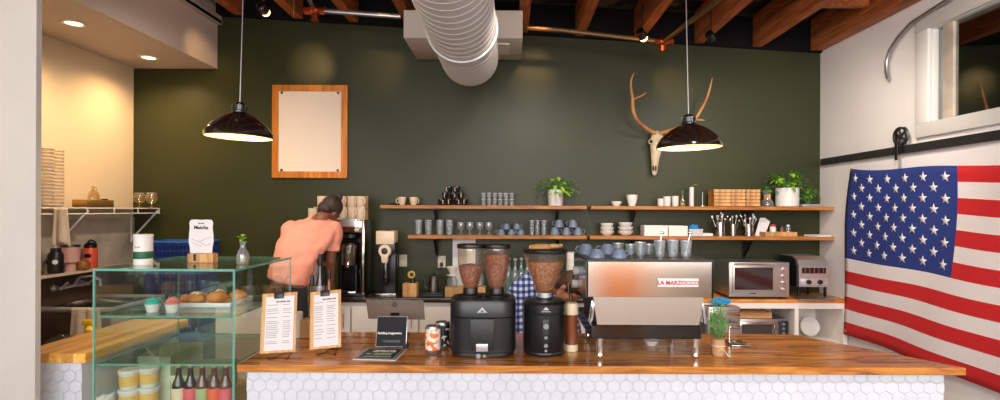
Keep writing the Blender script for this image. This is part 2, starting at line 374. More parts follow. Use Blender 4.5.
# rafters along the room and blocking between them
BX = [-2.60, -2.03, -1.50, -.96, -.42, .12, .66, 1.22, 1.80, 2.36, 2.93]
for i in range(-1, len(BX)):
    xa, xb = (BX[i] if i >= 0 else LX-.1), (BX[i+1] if i+1 < len(BX) else RX+.12); zz = max(ceil_z(xa), ceil_z(xb))+.315
    struct(MB().box(((xa+xb)/2, (FY+BY+.12)/2, zz+.03), (xb-xa, BY+.12-FY, .06)).build('ceiling', 'deck', smooth=0))
for i, bx in enumerate(BX):
    z = ceil_z(bx); wd = .09 if i < 10 else .12
    o = MB().box((0, (BY-.06-1.0)/2, .15), (wd, BY-.06+1.0, .30), bev=.004).build('rafter', 'beam', loc=(bx, 0, z+.005), smooth=0)
    where = ['nearest the bulkhead', 'second from the bulkhead', 'third from the bulkhead', 'left of the round duct', 'above the round duct', 'just right of the round duct', 'over the left antler',
             'over the right pendant lamp', 'third from the right wall', 'second from the right wall', 'against the right wall'][i]
    tag(o, 'reddish brown ceiling rafter ' + where, 'beam', 'ceiling rafters')
for i in range(len(BX)-1):
    a, b = BX[i]+.046, BX[i+1]-(.046 if i < 9 else .061)
    xm = (a+b)/2; yy = 4.35 if i % 2 else 4.25
    o = MB().box((0, 0, 0), (b-a, .05, .2)).build('blocking', 'beam', loc=(xm, yy, ceil_z(xm)+.195), smooth=0)
    nm = ['nearest the bulkhead', 'second from the bulkhead', 'third from the bulkhead', 'left of the duct', 'right behind the duct', 'just right of the duct', 'over the left antler', 'over the right pendant cord', 'in the third bay from the right wall', 'in the second bay from the right wall'][i]
    tag(o, 'short cross blocking board between two rafters ' + nm if i < 9 else 'short cross blocking board in the bay beside the right wall', 'wood block', 'blocking between rafters')
# window
mb = MB(); fw = .07
for (yc, zc, dy, dz) in (((WY0+WY1)/2, WZ0+.0, WY1-WY0+.14, .10), ((WY0+WY1)/2, WZ1+.0, WY1-WY0+.14, .10), (WY1+.01, (WZ0+WZ1)/2, .12, WZ1-WZ0-.1), (WY0-.01, (WZ0+WZ1)/2, .12, WZ1-WZ0-.1)):
    mb.box((RX-.012, yc, zc), (.03, dy, dz), bev=.004)
for (yc, zc, dy, dz) in (((WY0+WY1)/2, WZ0+.03, WY1-WY0, .05), ((WY0+WY1)/2, WZ1-.03, WY1-WY0, .05), (WY1-.03, (WZ0+WZ1)/2, .05, WZ1-WZ0-.11)):
    mb.box((RX+.03, yc, zc), (.05, dy, dz), bev=.003)
wn = struct(mb.build('window_1', 'whitemetal'))
mb = MB(); mb.box((RX+.045, 3.74, (WZ0+WZ1)/2), (.035, .09, WZ1-WZ0-.1), bev=.003); mb.build('sash_stile', 'greywall', wn)
MB().box((RX+.05, (WY0+WY1)/2, (WZ0+WZ1)/2), (.006, WY1-WY0-.06, WZ1-WZ0-.06)).build('pane', 'winpane', wn)
mb = MB(); mb.box((RX+1.0, 2.6, 1.9), (.05, 3.6, 2.6)).box((RX+.55, 4.4, 1.9+.2), (.9, .05, 3.0)).box((RX+.55, .9, 2.1), (.9, .05, 3.0)).box((RX+.55, 2.6, 3.5), (.95, 3.6, .05)).box((RX+.55, 2.6, 1.0), (.95, 3.6, .05))
struct(mb.build('wall_beyond_window', 'darkroom'))
# ---------------------------------------------------------------- sliding door track and roller
t = thing('door_track', 'long dark steel sliding door track bar on the right wall above the flag', 'door track', (RX-.03, 3.3, 2.17))
MB().box((.006, 0, 0), (.012, 3.75, .062), bev=.002).build('rail', 'track', t)
for y in (-1.1, -.1, .78, 1.6):
    MB().cyl((-.012, y, 0), .012, .04, axis='X', seg=10).build('bolt', 'darksteel', t)
t = thing('door_roller', 'dark spoked door roller wheel with strap hanger sitting on the steel track', 'roller', (RX-.05, 4.08, 2.27))
mb = MB(); mb.lathe([(.058,-.012),(.072,-.012),(.062,0),(.072,.012),(.058,.012),(.052,0),(.058,-.012)], axis='X', seg=24)
for k in range(5): a = k*2*math.pi/5; mb.box((0, .03*math.cos(a), .03*math.sin(a)), (.01, .06, .012), rot=Matrix.Rotation(a, 3, 'X'))
mb.build('wheel', 'track', t)
MB().box((-.02, .02, -.07), (.006, .03, .22), bev=.002).build('strap', 'darksteel', t)
MB().cyl((-.028, 0, 0), .016, .03, axis='X', seg=12).build('axle', 'darksteel', t)
# curved pipe near the window
mb = MB(); Yp = 3.95
pts = [(RX-.05, 4.22, 2.74), (RX-.05, 4.24, 2.80), (RX-.05, 4.24, 2.88), (RX-.05, 4.2, 2.96), (RX-.05, 4.11, 3.03), (RX-.05, 3.98, 3.09), (RX-.05, 3.6, 3.14), (RX-.05, 2.0, 3.14)]
mb.tube(pts, .013, 8); o = mb.build('conduit', 'alu'); tag(o, 'thin grey metal conduit with a hooked end above the right wall window', 'pipe')
# ---------------------------------------------------------------- flag on the right wall
def flag():
    y0, y1 = 4.70, 1.92; L = y0-y1; NU, NV = 60, 26
    def top(u):
        y = y0-u*L
        return 2.075-.075*min(1, (y0-y)/1.1)**.8 - .02*max(0, (3.6-y)) - .012*math.sin(u*14)
    def pt(u, v, off=0):
        zt = top(u); zb = .62+.01*math.sin(u*9); z = zt+(zb-zt)*v
        y = y0-u*L + (.02*math.sin(v*3) if u < .02 else 0) + .06*v*(1-u)
        x = RX-.035-off - .012*math.sin(u*11+v*4) - .010*math.sin(v*7+u*23) - .02*v*(1-u)
        return Vector((x, y, z))
    b = bmesh.new(); g = [[b.verts.new(pt(i/NU, j/NV)) for j in range(NV+1)] for i in range(NU+1)]
    for i in range(NU):
        for j in range(NV):
            f = b.faces.new((g[i][j], g[i+1][j], g[i+1][j+1], g[i][j+1]))
            f.material_index = 2 if (i < NU*.4 and j < 14) else (0 if (j//2) % 2 == 0 else 1)
    cw, ch = .4, 7/13
    for r in range(9):
        for c in range(11):
            if (r+c) % 2: continue
            cu, cv = cw*(c+1)/12, ch*(r+1)/10; ps = []
            for k in range(10):
                a = math.pi/2+k*math.pi/5; rr = .040 if k % 2 == 0 else .0155
                ps.append(b.verts.new(pt(cu+rr*math.cos(a)/L, cv-rr*math.sin(a)/1.42, .004)))
            cc = b.verts.new(pt(cu, cv, .004))
            for k in range(10):
                f = b.faces.new((cc, ps[k], ps[(k+1) % 10])); f.material_index = 1
    me = bpy.data.meshes.new('flag')
    b.to_mesh(me); b.free()
    for m in ('red', 'flagwhite', 'blue'): me.materials.append(M[m])
    for p in me.polygons: p.use_smooth = True
    o = bpy.data.objects.new('flag', me); COL.objects.link(o)
    s = o.modifiers.new('thickness', 'SOLIDIFY'); s.thickness = .003
    return tag(o, 'large stars and stripes cloth flag hanging on the right wall', 'flag')
fl = flag()
for (yy, zz) in ((4.67, 2.06), (4.71, .66)):
    MB().cyl((0,0,0), .012, .012, axis='X', seg=10).build('grommet', 'gold', fl, loc=(RX-.055-(.02 if zz < 1 else 0), yy, zz))
# ---------------------------------------------------------------- duct and its box
t = thing('air_duct', 'thick white spiral air duct running overhead to the back', 'duct', (-.335, 4.45, 2.95))
prof = []
y = 0
while y > -5.6:
    prof += [(.232, y), (.232, y-.078), (.2345, y-.082), (.2345, y-.090)]; y -= .094
mb = MB(); mb.lathe([(0, .0)]+prof+[(0, y)], axis='Y', seg=48); mb.build('duct_pipe', 'duct', t, smooth=25)
for yy in (-.72, -2.1):
    MB().lathe([(.236, yy), (.25, yy), (.25, yy-.05), (.236, yy-.05)], axis='Y', seg=48).build('duct_collar', 'duct', t)
t = thing('duct_box', 'white sheet metal box behind the round duct under the ceiling', 'duct box', (-.4, 4.86, 3.14))
MB().box((0, 0, .118), (1.0, .66, .235), bev=.006).build('casing', 'boxwhite', t)
MB().box((.28, -.05, -.006), (.22, .3, .012)).build('vent_panel', 'whitemetal', t)
# ---------------------------------------------------------------- sprinkler pipes
def pipe(name, pts, r, m, label, fits=()):
    t = thing(name, label, 'pipe', pts[0]); o = Vector(pts[0])
    MB().tube([Vector(p)-o for p in pts], r, 10).build('pipe_run', m, t)
    for f in fits:
        MB().ball(Vector(f)-o, r*2.5, 12).cyl(Vector(f)-o-Vector((0,0,r*4.2)), r*1.7, r*3.4, seg=10).cyl(Vector(f)-o-Vector((r*4,0,0)), r*1.7, r*8, seg=10, axis='X').build('fitting', 'copper', t)
    return t
Yq = 4.7
p0 = at(314,10,Yq); p1 = at(400,17,Yq)
pipe('sprinkler_pipe', [at(306,-4,4.3), at(314,11,Yq), p1], .022, 'alu', 'grey sprinkler pipe with copper elbow near the ceiling left of the duct', [at(314,11,Yq)])
q0 = at(510,26,Yq-.0); q1 = at(663,41,Yq)
pipe('sprinkler_pipe', [at(526,28,4.72), at(560,30,4.72), q1, at(716,0,3.4), at(745,-30,2.9)], .02, 'pipebrass', 'brass toned sprinkler pipe with copper tee turning forward above the antlers', [q1])
mb = MB(); mb.tube([at(293,-6,4.4), at(293,18,4.4)], .004, 6); tag(mb.build('hanger_rod', 'alu'), 'thin hanging rod with a hook under the ceiling left of the sprinkler pipe', 'rod')

# shop front behind the camera: low wall with wood door, windows above it
mb = MB(); mb.box((-1.35, FY-.05, .5), (4.6, .1, 1.0)).box((2.52, FY-.05, .5), (1.2, .1, 1.0)).box(((LX+RX)/2, FY-.05, 3.55), (RX-LX, .1, .4)); struct(mb.build('wall_front', 'greyfront'))
d = struct(MB().box((1.50, FY-.04, 1.0), (.70, .06, 2.0), bev=.01).build('door_1', 'orangeframe', smooth=0))
MB().box((1.50, FY-.005, 1.5), (.46, .012, .7)).build('door_light', 'winpane', d); MB().tube([(1.2,FY-.01,1.1),(1.2,FY+.05,1.12),(1.2,FY+.05,1.3),(1.2,FY-.01,1.32)], .012, 8).build('door_handle', 'chrome', d)
# ================================================================ LIGHTS OF THE ROOM, SEEN AND ADDED
def downlight(px, py, label):
    Yc = 1.355*F/(210-py); x = X(px, Yc)
    t = thing('recessed_light', label, 'ceiling light', (x, Yc, 3.054), group='round recessed lights in the bulkhead')
    MB().lathe([(.055,-.004),(.078,-.006),(.082,0),(.055,.0)], seg=28).build('trim_ring', 'whitemetal', t)
    MB().cyl((0,0,-.002), .056, .004, seg=28).build('diffuser', 'diffuser', t)
    spot('recessed_lamp', (x, Yc, 3.035), (x, Yc, 0), 62, 150, (1, .64, .34), .9, .05)
downlight(73, 25, 'glowing round recessed light in the bulkhead, the nearer one above the pillar')
downlight(148, 59, 'glowing round recessed light in the bulkhead, the farther one near the green wall')
def pendant(px, py, Yc, label, tilt=0, sc=1):
    x = X(px, Yc); z = Z(py, Yc)
    t = thing('pendant_lamp', label, 'pendant lamp', (x, Yc, z), group='black barn pendant lamps')
    t.rotation_euler = (0, R(tilt), 0)
    MB().lathe([(.198,-.002),(.203,.0),(.201,.022),(.17,.062),(.11,.108),(.06,.13),(.045,.138),(.045,.14)], seg=48).build('lamp_shade', 'shadeouter', t, smooth=60)
    MB().lathe([(.196,0),(.194,.018),(.165,.055),(.105,.10),(.05,.125),(0,.126)], seg=48).build('shade_lining', 'shadeinner', t, smooth=60)
    mb = MB(); mb.lathe([(.042,.134),(.044,.145),(.036,.15),(.036,.178),(.028,.188),(.012,.196),(0,.196)], seg=24)
    for k in range(8): a = k*math.pi/4; mb.box((.04*math.cos(a), .04*math.sin(a), .165), (.012,.006,.026), rot=Matrix.Rotation(a, 3, 'Z'))
    mb.build('lamp_socket', 'blackgloss', t)
    zt = ceil_z(x)+(.0 if x < 0 else .3)-z
    MB().tube([(0,0,.195),(0,0,zt)], .004, 8).build('cord', 'alu', t)
    MB().ball((0,0,.065), (.03,.03,.04), 14).build('bulb', 'bulb', t)
    t.scale = (sc, sc, 1)
    point('pendant_light', (0,0,.05), 9, (1,.74,.42), .04, t)
    return t
pendant(238.5, 138.5, 3.0, 'black barn pendant lamp with lit cream inside hanging in front of the framed board', 1.5, .88)
pendant(689, 147, 3.15, 'black barn pendant lamp with lit cream inside hanging in front of the antlers', -1.5, .92)
def ceiling_spot(px, py, Yc, tgt, label, lit=True, power=26, ang=34):
    p = at(px, py, Yc); t = thing('seen_or_added_spotlight', label, 'spotlight', p, group='small ceiling spotlights')
    d = (Vector(tgt)-p).normalized(); q = Vector((0,0,-1)).rotation_difference(d).to_matrix()
    MB().lathe([(.02,.05),(.035,.045),(.038,-.03),(.033,-.03),(.03,.03),(0,.035)], seg=18, rot=q).build('lamp_head', 'black' if not lit else 'darksteel', t)
    MB().ball(q @ Vector((0,0,-.045 if lit else -.005)), .034 if lit else .026, 12).build('bulb', 'bulb' if lit else 'white', t)
    MB().tube([(0,0,.03),(0,0,max(.1, ceil_z(p.x)+.1-p.z))], .007, 8).build('stem', 'black', t)
    if power: spot('spot_light', p+d*.10, tgt, power, ang, (1,.62,.26), 1, .03)
WB = BY
ceiling_spot(262, 10, 4.25, at(310,66,WB), 'lit ceiling spotlight glaring between the bulkhead and the sprinkler pipe')
ceiling_spot(641, 34, 4.55, at(672,84,WB), 'lit bare bulb spotlight hanging beside the copper tee fitting')
ceiling_spot(710, 36, 4.6, at(740,90,WB), 'small ceiling spotlight with a pale face right of the copper tee fitting', False, 0)
ceiling_spot(218, -22, 4.2, at(200,84,WB), 'added unseen spotlight above the bulkhead corner aimed at the green wall', True, 26)  # this and the next two: unseen lamps added to imitate gloss highlights on the wall
ceiling_spot(380, -22, 4.2, at(378,70,WB), 'added unseen spotlight left of the duct aimed at the green wall', True, 20)
ceiling_spot(545, -16, 4.2, at(532,76,WB), 'added unseen spotlight right of the duct aimed at the green wall', True, 22)
def fill_spot(loc, tgt, power, ang, label, col=(1,.88,.74)):  # unseen fixtures added to brighten the back of the room
    t = thing('seen_or_added_spotlight', label, 'spotlight', loc, group='added unseen spotlights brightening the room'); d = (Vector(tgt)-Vector(loc)).normalized(); q = Vector((0,0,-1)).rotation_difference(d).to_matrix()
    MB().lathe([(.03,.08),(.05,.07),(.055,-.04),(.05,-.04),(.045,.04),(0,.05)], seg=20, rot=q).build('lamp_head', 'black', t); MB().ball((0,0,0), .03, 12).build('bulb', 'bulb', t)
    spot('fill_light', Vector(loc)+d*.08, tgt, power, ang, col, .9, .12)
fill_spot((-1.6,3.0,3.3), (-2.9,4.7,1.0), 150, 100, 'added unseen spotlight over the left work area')
fill_spot((.25,3.1,3.2), (.2,5.0,.9), 120, 100, 'added unseen spotlight over the middle work area')
fill_spot((1.9,3.2,3.15), (2.6,5.0,1.2), 110, 110, 'added unseen spotlight over the right work area')
fill_spot((.9,1.0,3.15), (3.0,3.2,1.4), 190, 110, 'added unseen spotlight aimed at the flag wall', (1,.93,.88))
fill_spot((1.4,-.6,3.1), (1.50,-2.0,.7), 700, 50, 'added unseen spotlight in place of sun on the wooden shop door', (1,.85,.65))  # added in place of sunlight, so the door reflects orange in the steel
# ================================================================ FRONT COUNTER
CT = .965; CF = 2.545; CB = 3.235
t = thing('service_counter', 'long varnished wood topped counter with white hexagon tile front', 'counter', (0, CF, 0))
xl, xr, xrb = -1.285, 2.155, 1.69
pts = [(xl, 0, CT-.036), (xr, 0, CT-.036), (xrb, CB-CF, CT-.036), (xl, CB-CF, CT-.036)]
top = MB().poly(pts, (0,0,.036)).build('countertop', 'counter', t, smooth=0)
bv = top.modifiers.new('bevel', 'BEVEL'); bv.width = .004; bv.segments = 2
MB().lathe([(0,.0005),(.022,.0005),(.02,.0008),(0,.001)], sx=1, sy=.6, seg=14).build('wood_knot', 'darkcounter', top, loc=(1.52, .37, CT))
pts = [(xl+.03, .04, 0), (2.08, .04, 0), (1.66, CB-CF-.03, 0), (xl+.03, CB-CF-.03, 0)]
MB().poly(pts, (0,0,CT-.038)).build('counter_body', 'grout', t, smooth=0)
def hexfield(x0, x1, z0, z1, w, y=0):
    b = MB(); R0 = w/math.sqrt(3); gap = .0022; row = 0; z = z0
    while z < z1:
        x = x0+(w/2 if row % 2 else 0)
        while x < x1:
            jt = random.uniform(-.0004,.0004)
            o, i = [], []
            for k in range(6):
                a = math.pi/6+k*math.pi/3
                for lst, rr, yy in ((o, R0-gap, 0), (i, R0-gap-.0025, -.003+jt)):
                    lst.append(b.bm.verts.new((min(max(x+rr*math.cos(a), x0), x1), y+yy, min(max(z+rr*math.sin(a), z0), z1))))
            try:
                b.bm.faces.new(i)
                for k in range(6): b.bm.faces.new((o[k], o[(k+1)%6], i[(k+1)%6], i[k]))
            except ValueError: pass
            x += w
        z += R0*1.5; row += 1
    return b
hexfield(xl+.03, 2.08, .02, CT-.038, .0605, 0).build('tile_front', 'tile', t, loc=(0,.039,0), smooth=0)
# ---------------------------------------------------------------- left ledge partition
t = thing('wood_ledge_partition', 'low white tiled partition with honey wood ledge, lightened as if sunlit, beside the glass case', 'counter', (-2.285, 2.69, 0))
MB().box((0, .42, CT-.012), (.36, .86, .048), bev=.005).build('ledge_top', 'ledge', t, smooth=0)
MB().box((.02, .42, (CT-.04)/2), (.24, .80, CT-.04)).build('ledge_body', 'grout', t, smooth=0)
hexfield(-.10, .14, .02, CT-.04, .0605).build('tile_front', 'tile', t, loc=(0,.018,0), smooth=0)
# ================================================================ GLASS DISPLAY CASE
cx0, cx1, cy0, cy1 = X(93,2.547), X(235,2.547), 2.547, 3.205
W_, D_ = cx1-cx0, cy1-cy0; TZ = 1.41
t = thing('display_case', 'frameless glass pastry display case with green edged shelves left of the counter', 'display case', (cx0, cy0, 0))
MB().box((W_/2, D_/2, .34), (W_-.01, D_-.01, .68), bev=.004).build('case_base', 'whitecab', t, smooth=0)
MB().box((W_/2, D_/2, .687), (W_-.01, D_-.01, .014)).build('case_deck', 'ledge', t, smooth=0)
def pane(name, c, d):
    o = MB().box(c, d).build(name, 'caseglass', t, smooth=0)
    e = MB(); hx, hy, hz = d[0]/2, d[1]/2, d[2]/2; th = .0028
    thin = min(range(3), key=lambda i: d[i])
    ax = [i for i in range(3) if i != thin]
    for a in ax:
        b = [i for i in ax if i != a][0]
        for sgn in (-1, 1):
            cc = list(c); cc[b] += sgn*(d[b]/2); dd = [0,0,0]; dd[a] = d[a]; dd[b] = th; dd[thin] = d[thin]+.001
            e.box(cc, dd)
    e.build('green_edge', 'edge', o, smooth=0)
g = .007
pane('front_pane', (W_/2, g/2, (.69+TZ)/2), (W_-2*g, g, TZ-.70))
pane('side_pane', (g/2, D_/2, (.69+TZ)/2), (g, D_-.004, TZ-.70))
pane('side_pane', (W_-g/2, D_/2, (.69+TZ)/2), (g, D_-.004, TZ-.70))
pane('top_pane', (W_/2, D_/2, TZ), (W_+.002, D_+.002, .010))
pane('glass_shelf', (W_/2, D_/2, 1.186), (W_-.03, D_-.03, .008))
pane('glass_shelf', (W_/2, D_/2, .958), (W_-.03, D_-.03, .008))
MB().box((W_/2-.17, D_-.006, 1.05), (W_/2-.01, .006, .70)).build('sliding_door', 'caseglass', t, smooth=0)
DK = .694
# items inside -- bottles
def beer(lab, glassm):
    r = thing('beer_bottle', '', 'bottle', (0,0,0))
    MB().lathe([(0,0),(.028,0),(.0305,.006),(.0305,.125),(.028,.14),(.017,.165),(.0135,.18),(.0125,.215),(.0145,.218),(.0135,.224),(0,.224)], seg=20).build('bottle_body', glassm, r)
    MB().lathe([(.0310,.03),(.0313,.031),(.0313,.118),(.0310,.119)], seg=20).build('label_band', lab, r)
    MB().lathe([(.0155,.218),(.016,.222),(.0145,.231),(0,.231)], seg=16).build('bottle_cap', 'gold', r)
    return r
bs = [('labelcream','amberbottle','dark beer bottle with a cream label, leftmost of five in the glass case'),
      ('labelpink','amberbottle','dark beer bottle with a pink red label in the glass case'),
      ('labelgreen','amberbottle2','brown beer bottle with a pale green label, middle of five in the glass case'),
      ('labelorange','amberbottle2','brown beer bottle with an orange label in the glass case'),
      ('labelpink','amberbottle2','brown beer bottle with pale pink label beside the case corner, rightmost of five')]
for i, (l, gm, lb) in enumerate(bs):
    b = beer(l, gm); Yb = 2.68; b.location = (X(179.5+11.8*i, Yb), Yb, DK+.001); b['label'] = lb; b['group'] = 'beer bottles in the display case'
def tub(loc, label, m='tubyellow'):
    r = thing('tub', label, 'tub', loc, group='lidded tubs in the display case'); r.scale = (.86,.86,1)
    MB().lathe([(0,0),(.045,0),(.052,.085),(0,.085)], seg=24).build('tub_body', 'plastictub', r)
    MB().lathe([(.0485,.018),(.0525,.07)], seg=24).build('tub_label', m, r)
    MB().lathe([(0,.084),(.056,.084),(.057,.088),(.057,.094),(.053,.098),(0,.096)], seg=24).build('tub_lid', 'white', r)
for i, (px, n) in enumerate(((130, 'left'), (150, 'right'))):
    Yt = 2.72 + .04*i
    tub((X(px,Yt), Yt, DK+.001), 'clear lidded tub at the bottom of the %s stack in the glass case' % n)
    tub((X(px,Yt), Yt, DK+.100), 'clear lidded tub with yellow label, upper one of the %s stack' % n)
def crumple(name, loc, r, m, label, cat, seed=1):
    b = MB(); b.ball((0,0,r*.8), (r, r*.8, r*.8), 14)
    for v in b.bm.verts: v.co += v.co.normalized()*noise.noise(v.co*40+Vector((seed,0,0)))*r*.8; v.co.z = max(v.co.z, 0)
    return tag(b.build(name, m, loc=loc, smooth=0), label, cat)
crumple('napkin', (X(107,2.7), 2.70, DK+.001), .042, 'paper', 'crumpled white napkin at the left end of the case floor', 'napkin')
def carton(loc, d, label, parts=True):  # white cartons, the green of the case glass put into their colour
    r = thing('carton', label, 'box', loc, group='white cartons tinted green in the display case')
    MB().box((0,0,d[2]/2-.012), (d[0],d[1],d[2]-.024), bev=.003).build('carton_body', 'tintedwhite', r, smooth=0)
    MB().box((0,0,d[2]-.016), (d[0]+.006,d[1]+.006,.03), bev=.003).build('carton_lid', 'tintedwhite', r, smooth=0)
carton((X(176,3.0), 2.97, DK+.001), (.17, .30, .235), 'tall white carton tinted as through green glass on the case floor behind the tubs')
carton((X(211,3.0), 2.96, DK+.001), (.19, .32, .14), 'low wide white carton tinted as through green glass on the case floor behind the beer bottles')
# tray with pastries on the top shelf
SZ = 1.191
t = thing('pastry_tray', 'white rectangular pastry tray on the top glass shelf', 'tray', (X(207,2.86), 2.90, SZ))
mb = MB(); mb.box((0,0,.004), (.33,.24,.008)); 
for (c, d) in (((0,-.12,.012),(.335,.006,.024)), ((0,.12,.012),(.335,.006,.024)), ((-.165,0,.012),(.006,.24,.024)), ((.165,0,.012),(.006,.24,.024))): mb.box(c, d, bev=.002)
mb.build('tray_body', 'white', t)
def bunm(dx, dy, s, label, ic=False, z=.009):
    r = thing('pastry', label, 'pastry', (X(207,2.86)+dx, 2.90+dy, SZ+z), random.random()*3, 'pastries on the tray')
    b = MB(); b.ball((0,0,.028*s), (.048*s,.042*s,.03*s), 16)
    for v in b.bm.verts: v.co += v.co.normalized()*noise.noise(v.co*26+Vector((dx*9,dy*7,0)))*.010; v.co.z = max(v.co.z, 0)
    b.build('crust', 'bun', r, smooth=60)
    if ic:
        b = MB(); b.ball((0,0,.05*s), (.026*s,.024*s,.012*s), 12)
        for v in b.bm.verts: v.co += v.co.normalized()*noise.noise(v.co*60)*.006
        b.build('icing', 'icing', r, smooth=60)
bunm(-.045,-.05,1,'golden bun with pale icing at the front middle of the pastry tray', True)
bunm(.065,-.05,1.1,'large golden bun at the front right of the pastry tray')
bunm(.125,.04,1,'golden bun at the right end of the pastry tray')
bunm(.02,.05,.95,'golden bun with icing at the back middle of the pastry tray', True)
bunm(-.10,.05,.85,'small brown pastry at the back left of the pastry tray')
bunm(-.115,-.03,.7,'smallest brown pastry at the front left of the pastry tray')
for (px, m, lb) in ((153, 'teal', 'white paper cupcake with teal icing on the top glass shelf'), (173, 'pink', 'white paper cupcake with pink red icing on the top glass shelf')):
    r = thing('cupcake', lb, 'cupcake', (X(px,2.66), 2.66, SZ), group='cupcakes in the display case')
    mb = MB(); mb.lathe([(0,0),(.024,0),(.034,.04),(.031,.04),(0,.036)], seg=24)
    mb.build('paper_cup', 'white', r)
    mb = MB(); mb.lathe([(.033,.038),(.036,.046),(.026,.054),(.03,.058),(.018,.066),(.012,.070),(0,.074)], seg=20); mb.build('icing_swirl', m, r)
# on top of the case
TT = TZ+.0055
t = thing('tea_tin', 'white round tin with a green band standing on the glass case', 'tin', (X(143.5,2.75), 2.75, TT))
MB().lathe([(0,0),(.043,0),(.043,.03),(.0435,.033)], seg=28).build('tin_foot', 'white', t)
MB().lathe([(.0432,.03),(.0436,.031),(.0436,.066),(.0432,.067)], seg=28).build('green_band', 'greenband', t)
MB().lathe([(.043,.066),(.043,.145),(0,.145)], seg=28).build('tin_body', 'white', t)
MB().lathe([(.0435,.140),(.045,.142),(.045,.150),(.04,.153),(0,.153)], seg=28).build('tin_lid', 'white', t)
words('label_print', 0, .09, .03, .004, 'greyink', t, -.0442)
t = thing('sign_block', 'light wood block holding the white card sign on the glass case', 'wood block', (X(203,2.86), 2.86, TT))
MB().box((0,0,.024), (.135,.05,.048), bev=.003).build('block', 'oak', t, smooth=0)
MB().box((-.028,-.026,.028), (.012,.004,.036)).build('dark_slot', 'black', t, smooth=0)
t = thing('card_sign', 'white card sign with scalloped edges standing in the wood block', 'sign', (X(201,2.86), 2.862, TT+.049))
pts = []
for (x, z) in ((-.058,0),(-.06,.03),(-.066,.06),(-.064,.10),(-.060,.135),(-.063,.16),(-.055,.176),(-.03,.178),(0,.176),(.03,.178),(.055,.176),(.063,.16),(.060,.135),(.064,.10),(.066,.06),(.06,.03),(.058,0)): pts.append((x, 0, z))
MB().poly(pts, (0,.003,0)).build('card', 'paper', t, smooth=0)
words('small_print', 0, .158, .03, .005, 'ink', t, -.001); text('lettering', 'Matcha', .026, (0,-.001,.135), FR, 'ink', t, bold=.0006)
mb = MB()
for a, b in (((-.05,.075),(-.01,.06)), ((-.01,.06),(.05,.085)), ((-.01,.06),(.03,.04)), ((.03,.04),(.055,.055)), ((-.045,.055),(.005,.035))):
    mb.tube([(a[0],-.001,a[1]),(b[0],-.001,b[1])], .0008, 4)
mb.build('line_drawing', 'greyink', t)
t = thing('glass_vase', 'small glass bottle vase with bright green sprig on the glass case', 'vase', (X(243,2.78), 2.78, TT))
MB().lathe([(0,0),(.026,0),(.03,.008),(.03,.045),(.024,.065),(.013,.085),(.012,.10),(.019,.118)], seg=24).build('vase_body', 'drink', t, smooth=60)
MB().lathe([(0,.002),(.025,.002),(.027,.012),(.027,.04),(0,.04)], seg=20).build('water', 'amberglass', t)
def leafmesh(mb, p, d, L, w, up=Vector((0,0,1)), droop=.3):
    d = Vector(d).normalized(); s = d.cross(up)
    s = s.normalized() if s.length > 1e-4 else Vector((1,0,0)); n = s.cross(d); p = Vector(p)
    rows = []
    for i, (u, k) in enumerate(((0,.12),(.25,.8),(.5,1),(.75,.7),(1,.06))):
        c = p+d*L*u-Vector((0,0,droop*L*u*u)); rows.append([mb.bm.verts.new(c-s*w*k/2+n*w*.12), mb.bm.verts.new(c), mb.bm.verts.new(c+s*w*k/2+n*w*.12)])
    for a, b in zip(rows, rows[1:]):
        mb.bm.faces.new((a[0],a[1],b[1],b[0])); mb.bm.faces.new((a[1],a[2],b[2],b[1]))
mb = MB(); mb.tube([(0,0,.02),(.003,0,.08),(-.004,0,.13)], .0018, 6); mb.build('stem', 'leafdark', t)
mb = MB()
for k in range(7):
    a = k*2.4; leafmesh(mb, (-.003,0,.105+.006*k), (math.cos(a),math.sin(a),.8), .035+.004*(k%3), .02)
mb.build('leaves', 'leaf', t)
# ================================================================ COUNTER TOP ITEMS
C0 = CT+.001
def clipboard(tl, tr, bl, Ybase, lean, roll, label, title, lines):
    # board built in its own plane: x right, z up, leaning back
    t = thing('clipboard', label, 'clipboard', (X(bl[0],Ybase), Ybase, C0))
    s = F/Ybase; W = (tr[0]-tl[0])/s; H = .295
    t.rotation_euler = (R(-lean), R(roll), 0)
    zo = .018
    MB().box((W/2, .002, H/2+zo), (W, .005, H), bev=.002).build('board', 'oak', t, smooth=0)
    MB().box((W/2+.004, -.0015, H/2+zo-.003), (W-.035, .0012, H-.03)).build('paper_sheet', 'paper', t, smooth=0)
    mb = MB(); mb.box((W/2, -.007, H+zo-.014), (.045,.016,.03), bev=.002)
    mb.tube([(W/2-.018,-.016,H+zo), (W/2-.02,-.018,H+zo+.02), (W/2,-.016,H+zo+.028)], .0014, 6); mb.tube([(W/2+.018,-.016,H+zo), (W/2+.02,-.018,H+zo+.02), (W/2,-.016,H+zo+.028)], .0014, 6)
    mb.build('binder_clip', 'black', t)
    words('title_print', W/2+(.02 if W < .18 else -.02), H+zo-.045, .07, .007, 'greyink', t, -.0025)
    mb = MB(); z = H+zo-.06
    random.seed(len(title))
    while z > .06:
        x = -W/2+.03
        for a, b in lines:
            e = b-random.random()*.25*(b-a)
            mb.box((W*(a+e)/2, -.0024, z), (W*(e-a), .0006, .0022))
        z -= random.choice((.009,.009,.012,.02))
    mb.build('printed_lines', 'greyink', t, smooth=0)
    e = thing('wire_easel', label.replace('menu clipboard', 'wire easel under the clipboard'), 'easel', (X(bl[0],Ybase)+W/2+.015, Ybase, C0))
    return t, W
c1, w1 = clipboard((255,303),(291,302),(260,361), 2.66, 14, -4, 'brown menu clipboard with white sheet at the left end of the counter', 'COFFEE', [(.15,.55),(.62,.86)])
c2, w2 = clipboard((302,299),(334,298),(310,354), 2.74, 17, -6, 'brown menu clipboard with two column sheet, the right one of the two', 'MENU', [(.15,.45),(.55,.85)])
